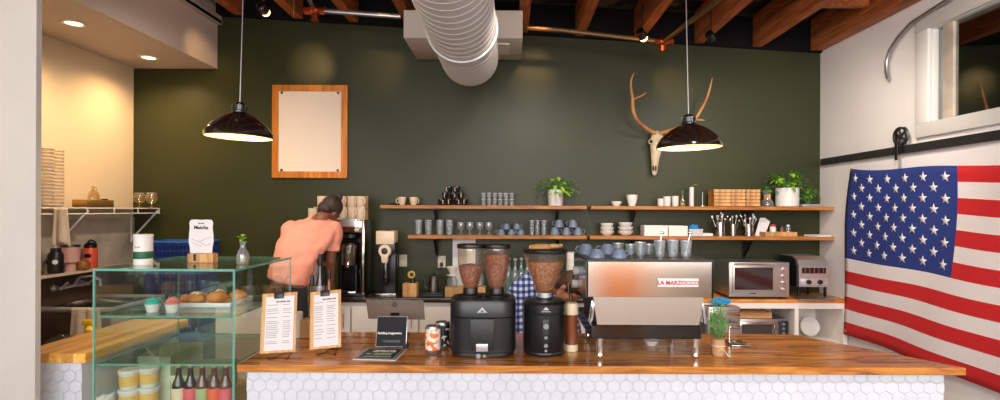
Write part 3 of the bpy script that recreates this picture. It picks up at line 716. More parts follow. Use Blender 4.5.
for o in [x for x in COL.objects if x.name.startswith('wire_easel')]:
    mb = MB()
    for sx in (-1, 1):
        mb.tube([(sx*.05,-.035,.012),(sx*.045,-.032,.002),(sx*.03,.02,.002),(sx*.012,.11,.002)], .0018, 6)
        mb.tube([(sx*.012,.11,.002),(sx*.008,.085,.14)], .0018, 6)
    mb.tube([(-.045,-.03,.003),(0,-.026,.012),(.045,-.03,.003)], .0018, 6); mb.tube([(-.012,.11,.002),(.012,.11,.002)], .0018, 6); mb.tube([(-.008,.085,.14),(.008,.085,.14)], .0018, 6)
    o2 = mb.build('wire_frame', 'black', o)
ws = [x for x in COL.objects if x.name.startswith('wire_easel')]
ws[0]['label'] = 'small black wire easel under the left clipboard'; ws[1]['label'] = 'small black wire easel under the right clipboard'
for o in ws: o['group'] = 'wire easels on the counter'
# paper cup stack
Yc = 3.1; t = thing('cup_stack', 'short stack of white paper cups between the two clipboards', 'cups', (X(298.5,Yc), Yc, C0))
MB().lathe([(0,.0),(.022,0),(.024,.02),(.026,.10)]+[(.026+.001*(k%2),.10+.008*k) for k in range(6)]+[(.024,.145),(0,.14)], seg=24).build('paper_cups', 'white', t, smooth=30)
# shaker and tall pour bottles
rb = thing('riser', 'low wooden riser behind the right clipboard under the bottles', 'riser', (X(320,3.12), 3.12, C0)); MB().box((0,0,.05), (.19,.09,.10), bev=.003).build('riser_box', 'oak', rb, smooth=0)
RZ = C0+.102
t = thing('shaker_tin', 'brushed steel shaker tin behind the right clipboard', 'shaker', (X(312.5,3.13), 3.13, RZ))
MB().lathe([(0,0),(.02,0),(.025,.12),(.027,.185),(.0275,.19),(.022,.188),(0,.18)], seg=24).build('tin_body', 'steel', t); MB().lathe([(0,.18),(.014,.18),(.014,.19),(.009,.25),(0,.252)], seg=14).build('spout', 'black', t)
def pour(px, Yc, H, r, label, m, lab):
    t = thing('pour_bottle', label, 'bottle', (X(px,Yc), Yc, RZ), group='pour bottles behind the right clipboard')
    MB().lathe([(0,0),(r*.95,0),(r,.006),(r,H*.55),(r*.55,H*.68),(r*.42,H*.72),(r*.42,H*.84),(0,H*.84)], seg=20).build('bottle_body', m, t)
    MB().lathe([(r*1.01,H*.15),(r*1.02,H*.16),(r*1.02,H*.5),(r*1.01,H*.51)], seg=20).build('bottle_label', lab, t)
    MB().lathe([(r*.5,H*.83),(r*.52,H*.84),(r*.45,H),(0,H)], seg=16).build('stopper', 'black', t)
pour(320.5, 3.13, .372, .024, 'tallest dark pour bottle with silver label behind the right clipboard', 'blackgloss', 'silverpaint')
pour(329.5, 3.10, .28, .02, 'short pour bottle with black stopper right of the tallest one', 'brownjar', 'labelcream')
# point of sale tablets
t = thing('point_of_sale_tablet', 'large bronze backed tablet on a stand, its back to the camera', 'tablet', (X(394,3.07), 3.09, C0))
mb = MB(); pts = [(-.172,0,.215),(.160,0,.212),(.172,0,.102),(-.152,0,.106)]
MB().poly(pts, (0,.012,0)).build('tablet_body', 'tabletback', t, rot=(R(-8),0,0), smooth=0)
mb = MB(); mb.lathe([(.010,-.001),(.016,-.001),(.016,.001),(.010,.001)], axis='Y', seg=4); mb.build('back_emblem', 'black', t, loc=(0,.0,.19), rot=(0,0,0))
MB().box((0,.05,.005), (.14,.12,.01), bev=.003).box((0,.045,.075), (.05,.02,.14), rot=Matrix.Rotation(R(20),3,'X')).build('stand', 'black', t)
t = thing('payment_tablet', 'small black customer tablet standing on the counter with white words on screen', 'tablet', (X(392,2.88), 2.87, C0))
W = .165
MB().box((0,0,.083), (W,.009,.162), bev=.004).build('tablet_body', 'silverpaint', t, rot=(R(-14),0,0))
MB().box((0,-.0052,.083), (W-.008,.002,.154)).build('screen', 'screen', t, rot=(R(-14),0,0), smooth=0)
text('lettering', 'Building imagination', .0158, (0,-.0062-.022,.083), (R(90-14),0,0), 'white', t, bold=.0004)
MB().box((0,.05,.02), (.1,.10,.04), bev=.004).box((.078,.01,.012), (.02,.05,.024)).build('stand', 'black', t)
t = thing('green_counter_sign', 'dark green sign sheet with pale border lying flat before the small tablet', 'sign', (X(381.5,2.74), 2.735, C0), R(-3.5))
mb = MB(); mb.box((0,0,.0015), (.214,.215,.003)); mb.build('sheet', 'paper', t, smooth=0)
mb = MB(); mb.box((0,0,.0034), (.204,.205,.001)); mb.build('dark_border', 'ink', t, smooth=0)
mb = MB(); mb.box((0,0,.0042), (.196,.197,.0008)); mb.build('pale_border', 'silverpaint', t, smooth=0)
MB().box((0,0,.005), (.172,.175,.001)).build('green_field', 'signgreen', t, smooth=0)
words('title_print', .01, .055, .11, .013, 'paper', t, .0058, True, 2); words('title_print', .01, .032, .12, .013, 'paper', t, .0058, True, 3)
MB().box((.015,-.012,.0058), (.09,.032,.0006)).build('pale_panel', 'labelgreen', t, smooth=0)
words('side_print', -.055, -.012, .03, .009, 'paper', t, .0058, True, 4); words('foot_print', 0, -.06, .14, .007, 'paper', t, .0058, True, 5)
# cans
for (px, Yc, m, lb, kk) in ((433.5, 2.76, 'canprint', 'silver can with colourful cream label in front of the twin grinder', 0), (443, 2.86, 'darkprint', 'dark labelled silver can standing behind the cream labelled can', 1)):
    t = thing('drink_can', lb, 'can', (X(px,Yc), Yc, C0), R(20*kk), 'cans on the counter')
    MB().lathe([(0,.004),(.034,.0),(.0385,.008),(.0385,.132),(.0345,.142),(.033,.140),(0,.136)], seg=28).build('can_body', 'alu', t)
    MB().lathe([(.0389,.022),(.0391,.023),(.0391,.128),(.0389,.129)], seg=28).build('can_label', m, t)
# ---------------------------------------------------------------- grinders
def hopper(par, x, y, z0, prof, fill, beanm, lidr, lidz, lidm='darksteel'):
    MB().lathe(prof, (x,y,z0), 32).build('bean_hopper', 'glasstint', par, smooth=60)
    inner = [(0, prof[0][1])]+[(r-.004, h) for r, h in prof if h <= fill]
    # radius at fill
    for (r0,h0),(r1,h1) in zip(prof, prof[1:]):
        if h0 <= fill <= h1: inner.append((r0+(r1-r0)*(fill-h0)/(h1-h0)-.004, fill)); break
    inner.append((0, fill+.012))
    MB().lathe(inner, (x,y,z0), 32).build('coffee_beans', beanm, par, smooth=60)
    MB().lathe([(0,lidz),(lidr,lidz),(lidr+.002,lidz+.004),(lidr+.002,lidz+.018),(lidr-.004,lidz+.022),(0,lidz+.023)], (x,y,z0), 32).build('hopper_lid', lidm, par)
YT = 2.81
t = thing('twin_coffee_grinder', 'wide black twin coffee grinder with two bean hoppers on the counter', 'coffee grinder', (X(484.5,YT)-.003, YT, C0))
def rr(w, d, z, e=0):
    return ((0,0,z), (w/2-e,0,0), (0,d/2-e,0))
mb = MB(); mb.rings([rr(.315,.25,.0,.006), rr(.322,.26,.006), rr(.322,.26,.022), rr(.338,.27,.026), rr(.338,.27,.195)], seg=48, power=3.6); mb.build('lower_body', 'grinder', t)
mb = MB(); mb.rings([rr(.332,.262,.196), rr(.338,.27,.2), rr(.338,.27,.268), rr(.325,.26,.282,.0), rr(.30,.23,.286)], seg=48, power=3.6); mb.build('upper_body', 'grinder', t)
MB().box((0,-.136,.115), (.118,.006,.155), bev=.002).build('front_panel', 'blackplastic', t)
MB().box((0,-.140,.052), (.058,.004,.038), bev=.001).build('rating_plate', 'silverpaint', t)
mb = MB(); mb.poly([(-.026,-.1365,.224),(.026,-.1365,.224),(0,-.1365,.252)], (0,-.002,0)); mb.build('badge', 'silverpaint', t)
MB().poly([(-.009,-.139,.230),(.009,-.139,.230),(0,-.139,.240)], (0,-.0008,0)).box((0,-.139,.2265),(.04,.0008,.0015)).build('badge_mark', 'black', t)
MB().cyl((-.018,-.134,.012), .012, -.012 , axis='Y', seg=16).cyl((.012,-.134,.012), .008, -.012, axis='Y', seg=16).build('switch_knobs', 'putty', t)
MB().box((0,-.133,.012), (.075,.004,.02)).build('switch_panel', 'black', t)
for sx, fl in ((-1,.115), (1,.175)):
    x = sx*.068
    MB().lathe([(0,.284),(.062,.284),(.064,.288),(.064,.294),(.05,.298),(.036,.300),(.036,.325),(.03,.33),(0,.33)], (x,0,0), 32).build('burr_collar', 'black', t)
    MB().lathe([(.037,.304),(.0385,.305),(.0385,.330),(.037,.332)], (x,0,0), 32).build('metal_ring', 'darksteel', t)
    hopper(t, x, 0, .33, [(.034,0),(.046,.03),(.062,.09),(.067,.14),(.067,.205)], fl, 'bean', .070, .205, 'darksteel')
YS = 2.80
t = thing('coffee_grinder', 'round black single coffee grinder with a wide cone bean hopper', 'coffee grinder', (X(545,YS), YS, C0))
MB().lathe([(0,0),(.106,0),(.110,.006),(.110,.016),(.108,.02),(.110,.024),(.110,.206),(.107,.21),(.107,.213),(.110,.217),(.110,.258),(.100,.270),(.06,.276),(0,.276)], seg=48).build('grinder_body', 'grinder', t)
MB().box((0,-.108,.13), (.034,.008,.12), bev=.003).build('control_strip', 'blackplastic', t)
for z, r_ in ((.156,.014),(.10,.008),(.06,.010),(.035,.007)): MB().cyl((0,-.111,z), r_, -.010, axis='Y', seg=20).build('knob', 'putty', t)
mb = MB(); mb.poly([(-.016,-.1115,.236),(.016,-.1115,.236),(0,-.1115,.252)], (0,-.002,0)).box((0,-.1115,.228),(.045,.003,.003)); mb.build('badge', 'silverpaint', t)
MB().lathe([(0,.27),(.036,.27),(.036,.305),(.03,.31),(0,.31)], seg=28).build('burr_collar', 'black', t)
MB().lathe([(.0365,.284),(.038,.285),(.038,.308),(.0365,.31)], seg=28).build('metal_ring', 'silverpaint', t)
hopper(t, 0, 0, .31, [(.034,0),(.05,.025),(.078,.09),(.098,.15),(.112,.205)], .16, 'bean2', .114, .203, 'black')
mb = MB(); mb.tube([(-.08,-.02,.543),(-.04,-.03,.548),(.0,-.02,.546),(.05,0,.545),(.09,.02,.55)], [(.012,.01),(.016,.008),(.016,.01),(.013,.010),(.008,.01)], 10)
mb.ball((.045,-.02,.55), (.035,.03,.012)); tag(mb.build('wooden_scoop', 'oak', loc=(X(545,YS),YS,C0)), 'wooden scoop lying on the lid of the wide cone hopper', 'scoop')
# brown bottle with cream cap
Yb = 2.83; t = thing('syrup_bottle', 'brown bottle with cream cap and cream base between grinder and espresso machine', 'bottle', (X(572,Yb)-.0, Yb, C0))
MB().lathe([(0,0),(.033,0),(.034,.008),(.034,.03),(.032,.034)], seg=24).build('bottle_base', 'labelcream', t)
MB().lathe([(.032,.032),(.032,.195),(0,.195)], seg=24).build('bottle_body', 'brownjar', t)
MB().lathe([(.033,.19),(.035,.195),(.035,.235),(.03,.25),(0,.252)], seg=24).build('bottle_cap', 'labelcream', t)
# ---------------------------------------------------------------- espresso machine
YM = 2.69; t = thing('espresso_machine', 'large stainless steel and black espresso machine seen from behind on the counter', 'espresso machine', (X(650,YM), YM, C0))
sx = YM/F
def px2(px, py): return ((px-650)*sx, (358-py)*sx)
dp = .50
def prism(pts, y0, y1): return MB().poly([(p[0], y0, p[1]) for p in [px2(*q) for q in pts]], (0, y1-y0, 0))
o = prism([(588.5,261.5),(712,261.5),(712,297),(588.5,297)], .0, .012).build('back_panel', 'steel', t, smooth=0)
prism([(594,297.5),(705,297.5),(700.5,325),(598,325)], .012, .02).build('lower_panel', 'steeldull', t, smooth=0)
o = prism([(588,262.5),(712,262.5),(712,297),(705,297.5),(700,325),(598,325),(594,297.5),(588,297)], .02, dp-.02).build('machine_body', 'black', t, smooth=0)
prism([(587,259.5),(713.5,259.5),(713.5,262),(587,262)], -.004, dp-.02).build('top_tray', 'black', t, smooth=0)
for sgn in (-1, 1):
    X0 = sgn*62.8*sx; mb = MB()
    mb.poly([(X0, .0, (358-298)*sx), (X0, .0, (358-261)*sx), (X0, dp, (358-261)*sx), (X0, dp, (358-275)*sx), (X0, dp-.14, (358-300)*sx)], (sgn*.006,0,0))
    mb.build('side_panel', 'blackgloss', t, smooth=0)
mb = MB()
for sgn in (-1, 1):
    for (yy, dz) in ((.03,0),(.08,0)):
        mb.box((sgn*(55.5)*sx, yy, (358-311)*sx), (.014,.02,.14), rot=Matrix.Rotation(R(-10*sgn),3,'Y'), bev=.003)
mb.build('chrome_strut', 'chrome', t)
o = prism([(591,325),(702,325),(702,339),(591,339)], -.004, dp).build('drip_base', 'blackgloss', t, smooth=0)
bv = o.modifiers.new('bevel','BEVEL'); bv.width = .006; bv.segments = 2
for sgn in (-1, 1):
    for yy in (.035, dp-.05):
        MB().lathe([(0,0),(.015,0),(.019,.004),(.016,.012),(.020,.07),(.022,.096),(0,.096)], (sgn*48.5*sx+.0, yy, 0), 20).build('leg', 'chrome', t)
# name plate with red letters
x0, z0 = px2(678, 282.5)
pl = MB().box((x0, -.004, z0), (.205,.006,.042), bev=.002).build('name_plate', 'paper', t)
text('lettering', 'LA MARZOCCO', .0285, (x0-.0, -.0085, z0-.001), FR, 'labelred', t, bold=.0009)
# group side details seen on the left edge
for k, (yy, zz) in enumerate(((.30,.40),(.36,.32))):
    MB().lathe([(0,0),(.022,0),(.022,.03),(0,.03)], (-.345,yy,zz), 16, axis='X').build('steam_knob', 'whitemetal', t)
MB().tube([(-.33,.42,.36),(-.35,.47,.30),(-.345,.49,.16),(-.34,.50,.12)], .006, 8).build('steam_wand', 'chrome', t)
for gx in (-.13, .13):
    MB().lathe([(0,.17),(.034,.17),(.036,.175),(.036,.225),(.03,.24),(0,.24)], (gx, dp+.03, 0), 20).build('group_head', 'chrome', t)
    MB().tube([(gx,dp+.06,.18),(gx,dp+.17,.165)], .012, 10).build('portafilter_handle', 'black', t)
MT = C0+(358-259.5)*sx+.001
# cups on the machine
def cup_mesh(r=.04, h=.06, wall=.004, handle=True, inv=False, foot=.6):
    mb = MB(); mb.lathe([(0,0),(r*foot,0),(r*foot,.003),(r*.85,h*.35),(r,h*.75),(r,h),(r-wall,h),(r*.8-wall,h*.35),(0,.006)], seg=20)
    return mb
def cup(name, r, h, m, label, cat, loc, rotz=0, group=None, inv=False, hm=None):
    t = thing(name, label, cat, loc, rotz, group)
    mb = cup_mesh(r, h); 
    if inv:
        for v in mb.bm.verts: v.co.z = h-v.co.z
    mb.build('cup_body', m, t, smooth=50)
    if hm is not False:
        zc = h*.5; MB().tube([(r*.9,0,zc+h*.25),(r*1.3,0,zc+h*.27),(r*1.5,0,zc),(r*1.3,0,zc-h*.25),(r*.82,0,zc-h*.2)], .0042, 6).build('handle', hm or m, t)
    return t
gl = 'blue grey cups on the espresso machine'
cup('stoneware_cup', .042, .055, 'bluegrey', 'upturned blue grey cup, leftmost on the machine top, at the back', 'cup', (X(586,3.0), 3.0, MT), R(200), gl, True)
cup('stoneware_cup', .040, .045, 'bluegrey', 'upturned blue grey cup nearest the left front corner of the machine top', 'cup', (X(597,2.76), 2.76, MT), R(150), gl, True)
cup('stoneware_cup', .042, .055, 'bluegrey', 'upturned blue grey cup at the back between the two front cups on the machine', 'cup', (X(607.5,3.0), 3.0, MT), R(160), gl, True)
cup('stoneware_cup', .040, .045, 'bluegrey', 'upturned blue grey cup, second along the front of the machine top', 'cup', (X(619,2.76), 2.76, MT), R(20), gl, True)
def tumbler(name, r0, r1, h, label, cat, loc, group=None, m='drink', rib=False):
    t = thing(name, label, cat, loc, random.random(), group)
    MB().lathe([(0,0),(r0,0),(r0*1.02,.003),(r1,h),(r1-.002,h),(r0-.002,.008),(0,.008)], seg=18).build('glass_wall', m, t, smooth=60)
    MB().lathe([(r1-.002,h-.001),(r1+.001,h),(r1+.001,h+.002),(r1-.002,h+.002),(r1-.002,h-.001)], seg=18).build('rim', 'silverpaint', t)
    MB().lathe([(0,.001),(r0*1.0,.001),(r0*1.0,.006),(0,.006)], seg=18).build('glass_foot', 'drink', t)
    return t
gg = 'small glasses on the espresso machine'
for i, (px, Yg, h, ex) in enumerate(((618.5,3.08,.055,'farthest left, behind the blue grey cups'),(631,2.98,.055,'left of the three amber lit ones'),(640.5,2.93,.07,'tallest of the trio at mid machine'),(649,3.0,.055,'right of the trio at mid machine'),
                                   (660,2.86,.083,'left of the tall three'),(673,2.86,.085,'middle of the tall three'),(686,2.86,.082,'right of the tall three'))):
    tumbler('glass_tumbler', .024, .031, h, 'clear glass on the espresso machine top, '+ex, 'glass', (X(px,Yg), Yg, MT), gg, 'drink')
for (px, dx, lb) in ((660,.0,'thin spoon standing in the left tall glass on the machine'), (686,.012,'thin spoon standing in the right tall glass on the machine')):
    p = Vector((X(px,2.86), 2.86, MT+.01)); sg = 1 if dx else -1
    mb = MB(); mb.tube([(0,0,0),(.006+dx,0,.09),(.010+dx,0,.11)], .002, 6).ball((.012+dx,0,.116), (.012,.006,.008), 10)
    tag(mb.build('spoon', 'chrome', loc=p), lb, 'spoon', 'spoons in the machine top glasses')
# plant in burlap
Yp = 2.74; t = thing('potted_herb', 'little feathery green herb plant in a burlap wrapped pot on the counter', 'plant', (X(719,Yp), Yp, C0))
MB().lathe([(0,0),(.026,0),(.031,.01),(.033,.06),(.03,.078),(.034,.088),(.028,.086),(0,.08)], seg=16).build('burlap_pot', 'burlap', t)
MB().tube([(.0,-.032,.045),(.02,-.033,.03),(.035,-.036,.01),(.045,-.038,.004)], .0022, 6).lathe([(.0325,.05),(.035,.052),(.0325,.055)], seg=16).build('string', 'labelcream', t)
random.seed(3); mb = MB(); st = MB()
for k in range(46):
    a = random.random()*6.28; h = random.random(); rad = (.030+.050*math.sin(min(1,h*1.25)*2.6))*random.uniform(.5,1); rad = max(.008, rad*(1-.35*h))
    base = Vector((.012*math.cos(a), .012*math.sin(a), .08+h*.05)); tip = Vector((rad*math.cos(a), rad*math.sin(a), .10+h*.19))
    st.tube([base, (base+tip)/2+Vector((0,0,.01)), tip], .0011, 4)
    for j in range(22):
        u = .25+.75*j/22; p = base.lerp(tip, u); d = Vector((random.uniform(-1,1), random.uniform(-1,1), random.uniform(.1,1)))
        leafmesh(mb, p, d, .017, .0042, droop=.05)
mb.build('needles', 'needle', t); st.build('stems', 'leafdark', t)
# rinser tray with spout
Yr = 2.98; t = thing('glass_rinser', 'small steel rinser tray with upright spout behind the herb plant', 'rinser', (X(737,Yr), Yr, C0))
MB().box((0,0,.004), (.10,.12,.008), bev=.002).build('rinser_tray', 'steel', t)
MB().tube([(-.03,.02,.006),(-.03,.02,.085)], .004, 8).ball((-.03,.02,.088), .008).build('spout', 'chrome', t)
# white dish under the machine
t = thing('small_dish', 'small white dish under the espresso machine', 'dish', (X(652,2.95), 2.95, C0)); MB().lathe([(0,0),(.025,0),(.042,.028),(.04,.028),(.022,.004),(0,.004)], seg=20).build('dish_body', 'white', t)
# ================================================================ BACK COUNTER
BT = .92; BF = 4.76; B0 = BT+.001
t = thing('back_counter', 'long back counter with dark worktop and white cabinet fronts along the green wall', 'counter', (0, BF, 0))
x0, x1, x2 = -2.62, 1.62, RX-.015; D = BY-BF-.01
MB().box(((x0+x1)/2, D/2, BT-.02), (x1-x0, D, .04), bev=.003).build('dark_worktop', 'darkcounter', t)
MB().box(((x0+x1)/2, D/2+.02, (BT-.04)/2), (x1-x0-.02, D-.04, BT-.04)).build('cabinet_body', 'whitecab', t, smooth=0)
n = 7; wd = (x1-x0-.04)/n
for i in range(n):
    dr = MB().box((x0+.02+wd*(i+.5), .012, .46), (wd-.012, .018, .76), bev=.003).build('cabinet_door', 'whitecab', t, smooth=0)
    MB().tube([(x0+.02+wd*(i+.9), .003, .66), (x0+.02+wd*(i+.9), -.02, .67), (x0+.02+wd*(i+.9), -.02, .77), (x0+.02+wd*(i+.9), .003, .78)], .004, 6).build('handle', 'alu', dr)
t = thing('open_shelf_unit', 'white open shelving unit with wood top under the oven by the right wall', 'shelf unit', (0, BF, 0))
MB().box(((x1+x2)/2, D/2, BT-.015), (x2-x1-.004, D, .03), bev=.003).build('wood_top', 'shelf', t)
mb = MB(); xa, xb = x1+.005, x2
mb.box(((xa+xb)/2, D/2, BT-.055), (xb-xa, D-.01, .05))
for xx in (xa+.40, xb-.395): pass
mb.build('top_rail', 'whitecab', t, smooth=0)
for xx in (X(797.5,BF), x2-.02, X(736,BF)): MB().box((xx, D/2, (BT-.08)/2), (.036, D-.012, BT-.08)).build('upright', 'whitecab', t, smooth=0)
MB().box(((X(736,BF)+X(797.5,BF))/2, D/2, .515), (X(797.5,BF)-X(736,BF)-.04, D-.02, .03)).build('middle_shelf', 'whitecab', t, smooth=0)
MB().box((X(797.5,BF)+.25, D/2, .515), (.42, D-.02, .03)).build('middle_shelf', 'whitecab', t, smooth=0)
MB().box(((xa+xb)/2, D-.01, .44), (xb-xa-.02, .01, .86)).build('back_board', 'whitecab', t, smooth=0)
# steel drawer unit
t = thing('steel_drawer_unit', 'stainless steel drawer unit under the worktop behind the herb plant', 'drawers', (X(719,BF-.02), BF-.15, 0))
MB().box((0, .06, .45), (.27, .12, .86), bev=.004).build('unit_body', 'alu', t)
for k in range(4): MB().box((0, -.006, .80-.13*k), (.255, .012, .11), bev=.003).box((0,-.016,.845-.13*k), (.2,.012,.01)).build('drawer', 'steel', t)
crumple('blue_cloth', (X(721,BF-.1), BF-.09, .882), .075, 'bluecloth', 'crumpled bright blue cloth on top of the steel drawer unit', 'cloth', 4)
o = bpy.data.objects['blue_cloth']; o.scale = (1.1,.7,.5)
# microwave + cardboard box below
MW = X(766.5,BF); t = thing('microwave', 'small steel microwave with dark window on the shelf under the oven', 'microwave', (MW, BF+.04, .531))
MB().box((0, .18, .105), (.46, .34, .205), bev=.004).build('microwave_body', 'alu', t)
MB().box((-.055, .008, .103), (.33, .012, .16), bev=.003).build('door', 'steel', t); MB().box((-.06, .0, .103), (.27, .006, .12)).build('window_glass', 'ovenwin', t)
MB().box((.175, .008, .105), (.09, .012, .18), bev=.002).build('control_panel', 'blackplastic', t)
for k in range(4): MB().cyl((.175, .002, .045+.04*k), .012, -.008, axis='Y', seg=14).build('button', 'putty', t)
MB().tube([(.115,.0,.04),(.115,-.018,.05),(.115,-.018,.16),(.115,.0,.17)], .005, 6).build('handle', 'chrome', t)
t = thing('cardboard_box', 'flat open brown cardboard box lying on the microwave', 'box', (X(758.5,BF), BF+.06, .742))
mb = MB(); mb.box((0,.1,.002), (.30,.2,.004)).box((0,.0,.028), (.30,.004,.052)).box((0,.2,.028), (.30,.004,.052)).box((-.15,.1,.028), (.004,.2,.052)).box((.15,.1,.028), (.004,.2,.052))
mb.build('box_body', 'cardboard', t, smooth=0)
MB().box((-.0,.02,.058), (.22,.08,.003), rot=Matrix.Rotation(R(12),3,'X')).build('flap', 'cardboard', t, smooth=0)
t = thing('white_plate', 'large round white plate leaning in the lower right shelf bay', 'plate', (X(816,BF+.2), BF+.30, .531))
MB().lathe([(0,0),(.055,0),(.09,.012),(.088,.015),(.055,.005),(0,.005)], axis='Z', seg=28, rot=Matrix.Rotation(R(78),3,'X'), c=(0,0,.09)).build('plate_body', 'white', t)
# oven
xo0, xo1 = X(729.5,BF), X(789.5,BF); t = thing('convection_oven', 'steel countertop convection oven with dark glass door and four knobs', 'oven', ((xo0+xo1)/2, BF+.01, B0))
ow = xo1-xo0
mb = MB(); mb.box((0,.19,.175), (ow,.36,.30), bev=.006); mb.build('oven_body', 'alu', t)
MB().box((0,-.002,.175), (ow,.02,.305), bev=.004).build('front_frame', 'ovensteel', t)
MB().box((-.055,-.016,.185), (.37,.016,.235), bev=.004).build('door', 'ovensteel', t)
MB().box((-.055,-.026,.185), (.335,.006,.195)).build('door_glass', 'ovenwin', t)
MB().tube([(-.22,-.02,.31),(-.22,-.045,.315),(.11,-.045,.315),(.11,-.02,.31)], .007, 8).build('door_handle', 'chrome', t)
for k in range(4): MB().lathe([(0,0),(.017,0),(.015,.016),(0,.018)], (.215,-.012,.09+.06*k), 16, axis='Y', rot=Matrix.Rotation(R(180),3,'Z')).build('knob', 'chrome', t)
words('maker_print', -.055, .052, .06, .008, 'ink', t, -.0128)
for sx_ in (-1,1): 
    for yy in (.04,.32): MB().cyl((sx_*(ow/2-.04), yy, 0), .015, .03, seg=12).build('foot', 'black', t)
# conveyor toaster
xt0, xt1 = X(800.5,BF), X(830,BF); t = thing('conveyor_toaster', 'steel conveyor toaster with slotted front and two dials beside the right wall', 'toaster', ((xt0+xt1)/2, BF+.02, B0))
tw = xt1-xt0
mb = MB(); prof = [(.0,.11),(.0,.29),(.03,.345),(.10,.375),(.34,.375),(.34,.11)]
mb.poly([(-tw/2, y, z) for y, z in prof], (tw,0,0)); mb.build('toaster_body', 'ovensteel', t, smooth=20)
MB().poly([(-tw/2-.004, .02+y*.9, z-.004) for y, z in prof], (-.01,0,0)).build('dark_side_panel', 'black', t, smooth=0)
MB().box((0,-.003,.255), (tw-.05,.008,.05)).build('loading_slot', 'black', t)
for k in range(5): MB().box((-tw/2+.05+k*.04,-.009,.255), (.006,.006,.055)).build('slot_bar', 'chrome', t)
MB().box((0,-.004,.155), (tw-.02,.01,.06), bev=.002).build('control_panel', 'silverpaint', t)
for sx_ in (-.05,.05): MB().lathe([(0,0),(.022,0),(.019,.018),(0,.02)], (sx_,-.008,.155), 18, axis='Y', rot=Matrix.Rotation(R(180),3,'Z')).build('dial', 'black', t)
MB().box((0,-.01,.012), (tw+.06,.12,.008), bev=.002, rot=Matrix.Rotation(R(6),3,'X')).build('catch_tray', 'alu', t)
for sx_ in (-1,1):
    for yy in (.03,.30): MB().box((sx_*(tw/2-.012), yy, .055), (.018,.018,.11)).build('leg', 'black', t)
# ---------------------------------------------------------------- left group on the back counter
Yk = 4.93; sk = Yk/F
xb = X(351,Yk); t = thing('coffee_brewer', 'tall black coffee brewer tower with steel urn under stacked white mugs', 'coffee brewer', (xb, Yk, B0))
MB().box((0,.05,.012), (.30,.30,.024), bev=.004).build('base_plate', 'black', t)
MB().box((0,.14,.35), (.29,.10,.68), bev=.005).build('back_column', 'black', t)
MB().box((.135,.03,.35), (.03,.26,.68), bev=.003).build('steel_side', 'steel', t); MB().box((-.14,.03,.62), (.02,.26,.16), bev=.003).build('side_rail', 'black', t)
MB().box((0,.02,.63), (.27,.28,.12), bev=.006).build('brew_head', 'steel', t)
MB().box((.01,-.125,.66), (.12,.006,.07)).build('display_panel', 'silverpaint', t)
MB().lathe([(.05,.0),(.085,.02),(.08,.05),(.03,.06)], (.0,-.02,.505), 24).build('brew_basket', 'black', t)
MB().lathe([(0,.275),(.078,.275),(.08,.28),(.08,.455),(.075,.46),(0,.46)], (.0,-.02,0), 32).build('urn', 'steel', t)
MB().lathe([(0,.46),(.08,.46),(.078,.475),(.05,.485),(0,.485)], (.0,-.02,0), 28).build('urn_lid', 'black', t)
MB().box((0,-.10,.28), (.03,.04,.05), bev=.004).tube([(0,-.11,.30),(0,-.13,.31),(0,-.13,.36)], .006, 8).build('tap', 'chrome', t)
MB().tube([(0,-.108,.33),(0,-.108,.45)], .006, 8).build('sight_glass', 'drink', t)
for sx_ in (-1,1): MB().box((sx_*.068,-.02,.15), (.014,.10,.26)).build('stand_leg', 'black', t)
MB().box((0,-.05,.035), (.16,.14,.02), bev=.003).build('drip_tray', 'chrome', t)
MB().lathe([(0,.20),(.016,.2),(.014,.24),(0,.25)], (.11,-.08,0), 10).build('water_tap', 'black', t)
MUG = .040
top = B0+.692
def dmug(px, z, label):
    t = thing('diner_mug', label, 'mug', (X(px,4.86), 4.86, z), R(-48), 'white mugs stacked on the coffee brewer')
    MB().lathe([(0,0),(.036,0),(.040,.006),(.041,.088),(.0425,.096),(.038,.096),(.037,.088),(.035,.01),(0,.008)], seg=20).build('mug_body', 'cream', t, smooth=50)
    MB().tube([(.038,0,.074),(.066,0,.076),(.076,0,.05),(.064,0,.024),(.038,0,.022)], .0065, 7).build('handle', 'cream', t)
    return t
plat = thing('mug_rack', 'cream metal mug rack behind the head of the bending person', 'rack', (X(341,4.88), 4.88, B0+.690))
MB().box((0,.0,.002), (.46,.10,.006)).build('rack_shelf', 'cream', plat); MB().box((0,.0,.105), (.46,.10,.006)).build('rack_shelf', 'cream', plat)
MB().box((0,.055,.10), (.46,.008,.22)).build('rack_back', 'cardboard', plat)
for i, px in enumerate((322,332,342,352,361)): dmug(px, B0+.800, 'white mug on the upper row of the rack, ' + ['leftmost','second from left','middle','second from right','rightmost'][i])
for i, px in enumerate((333,343,352.5,361)): dmug(px, B0+.697, 'white mug on the lower row of the rack, ' + ['leftmost beside the hair','second from left','third from left','rightmost'][i])
st = thing('white_canister', 'white square canister left of the mug rack behind the shoulder', 'canister', (X(313,4.9), 4.9, B0)); MB().box((0,0,.35), (.10,.10,.68), bev=.004).build('canister_body', 'whitecab', st); MB().box((0,-.051,.655), (.09,.002,.03)).build('blue_label', 'bluegrey', st)
m_ = dmug(313, B0+.692, 'single white mug standing left of the rack above the shoulder'); m_['group'] = 'white mugs stacked on the coffee brewer'
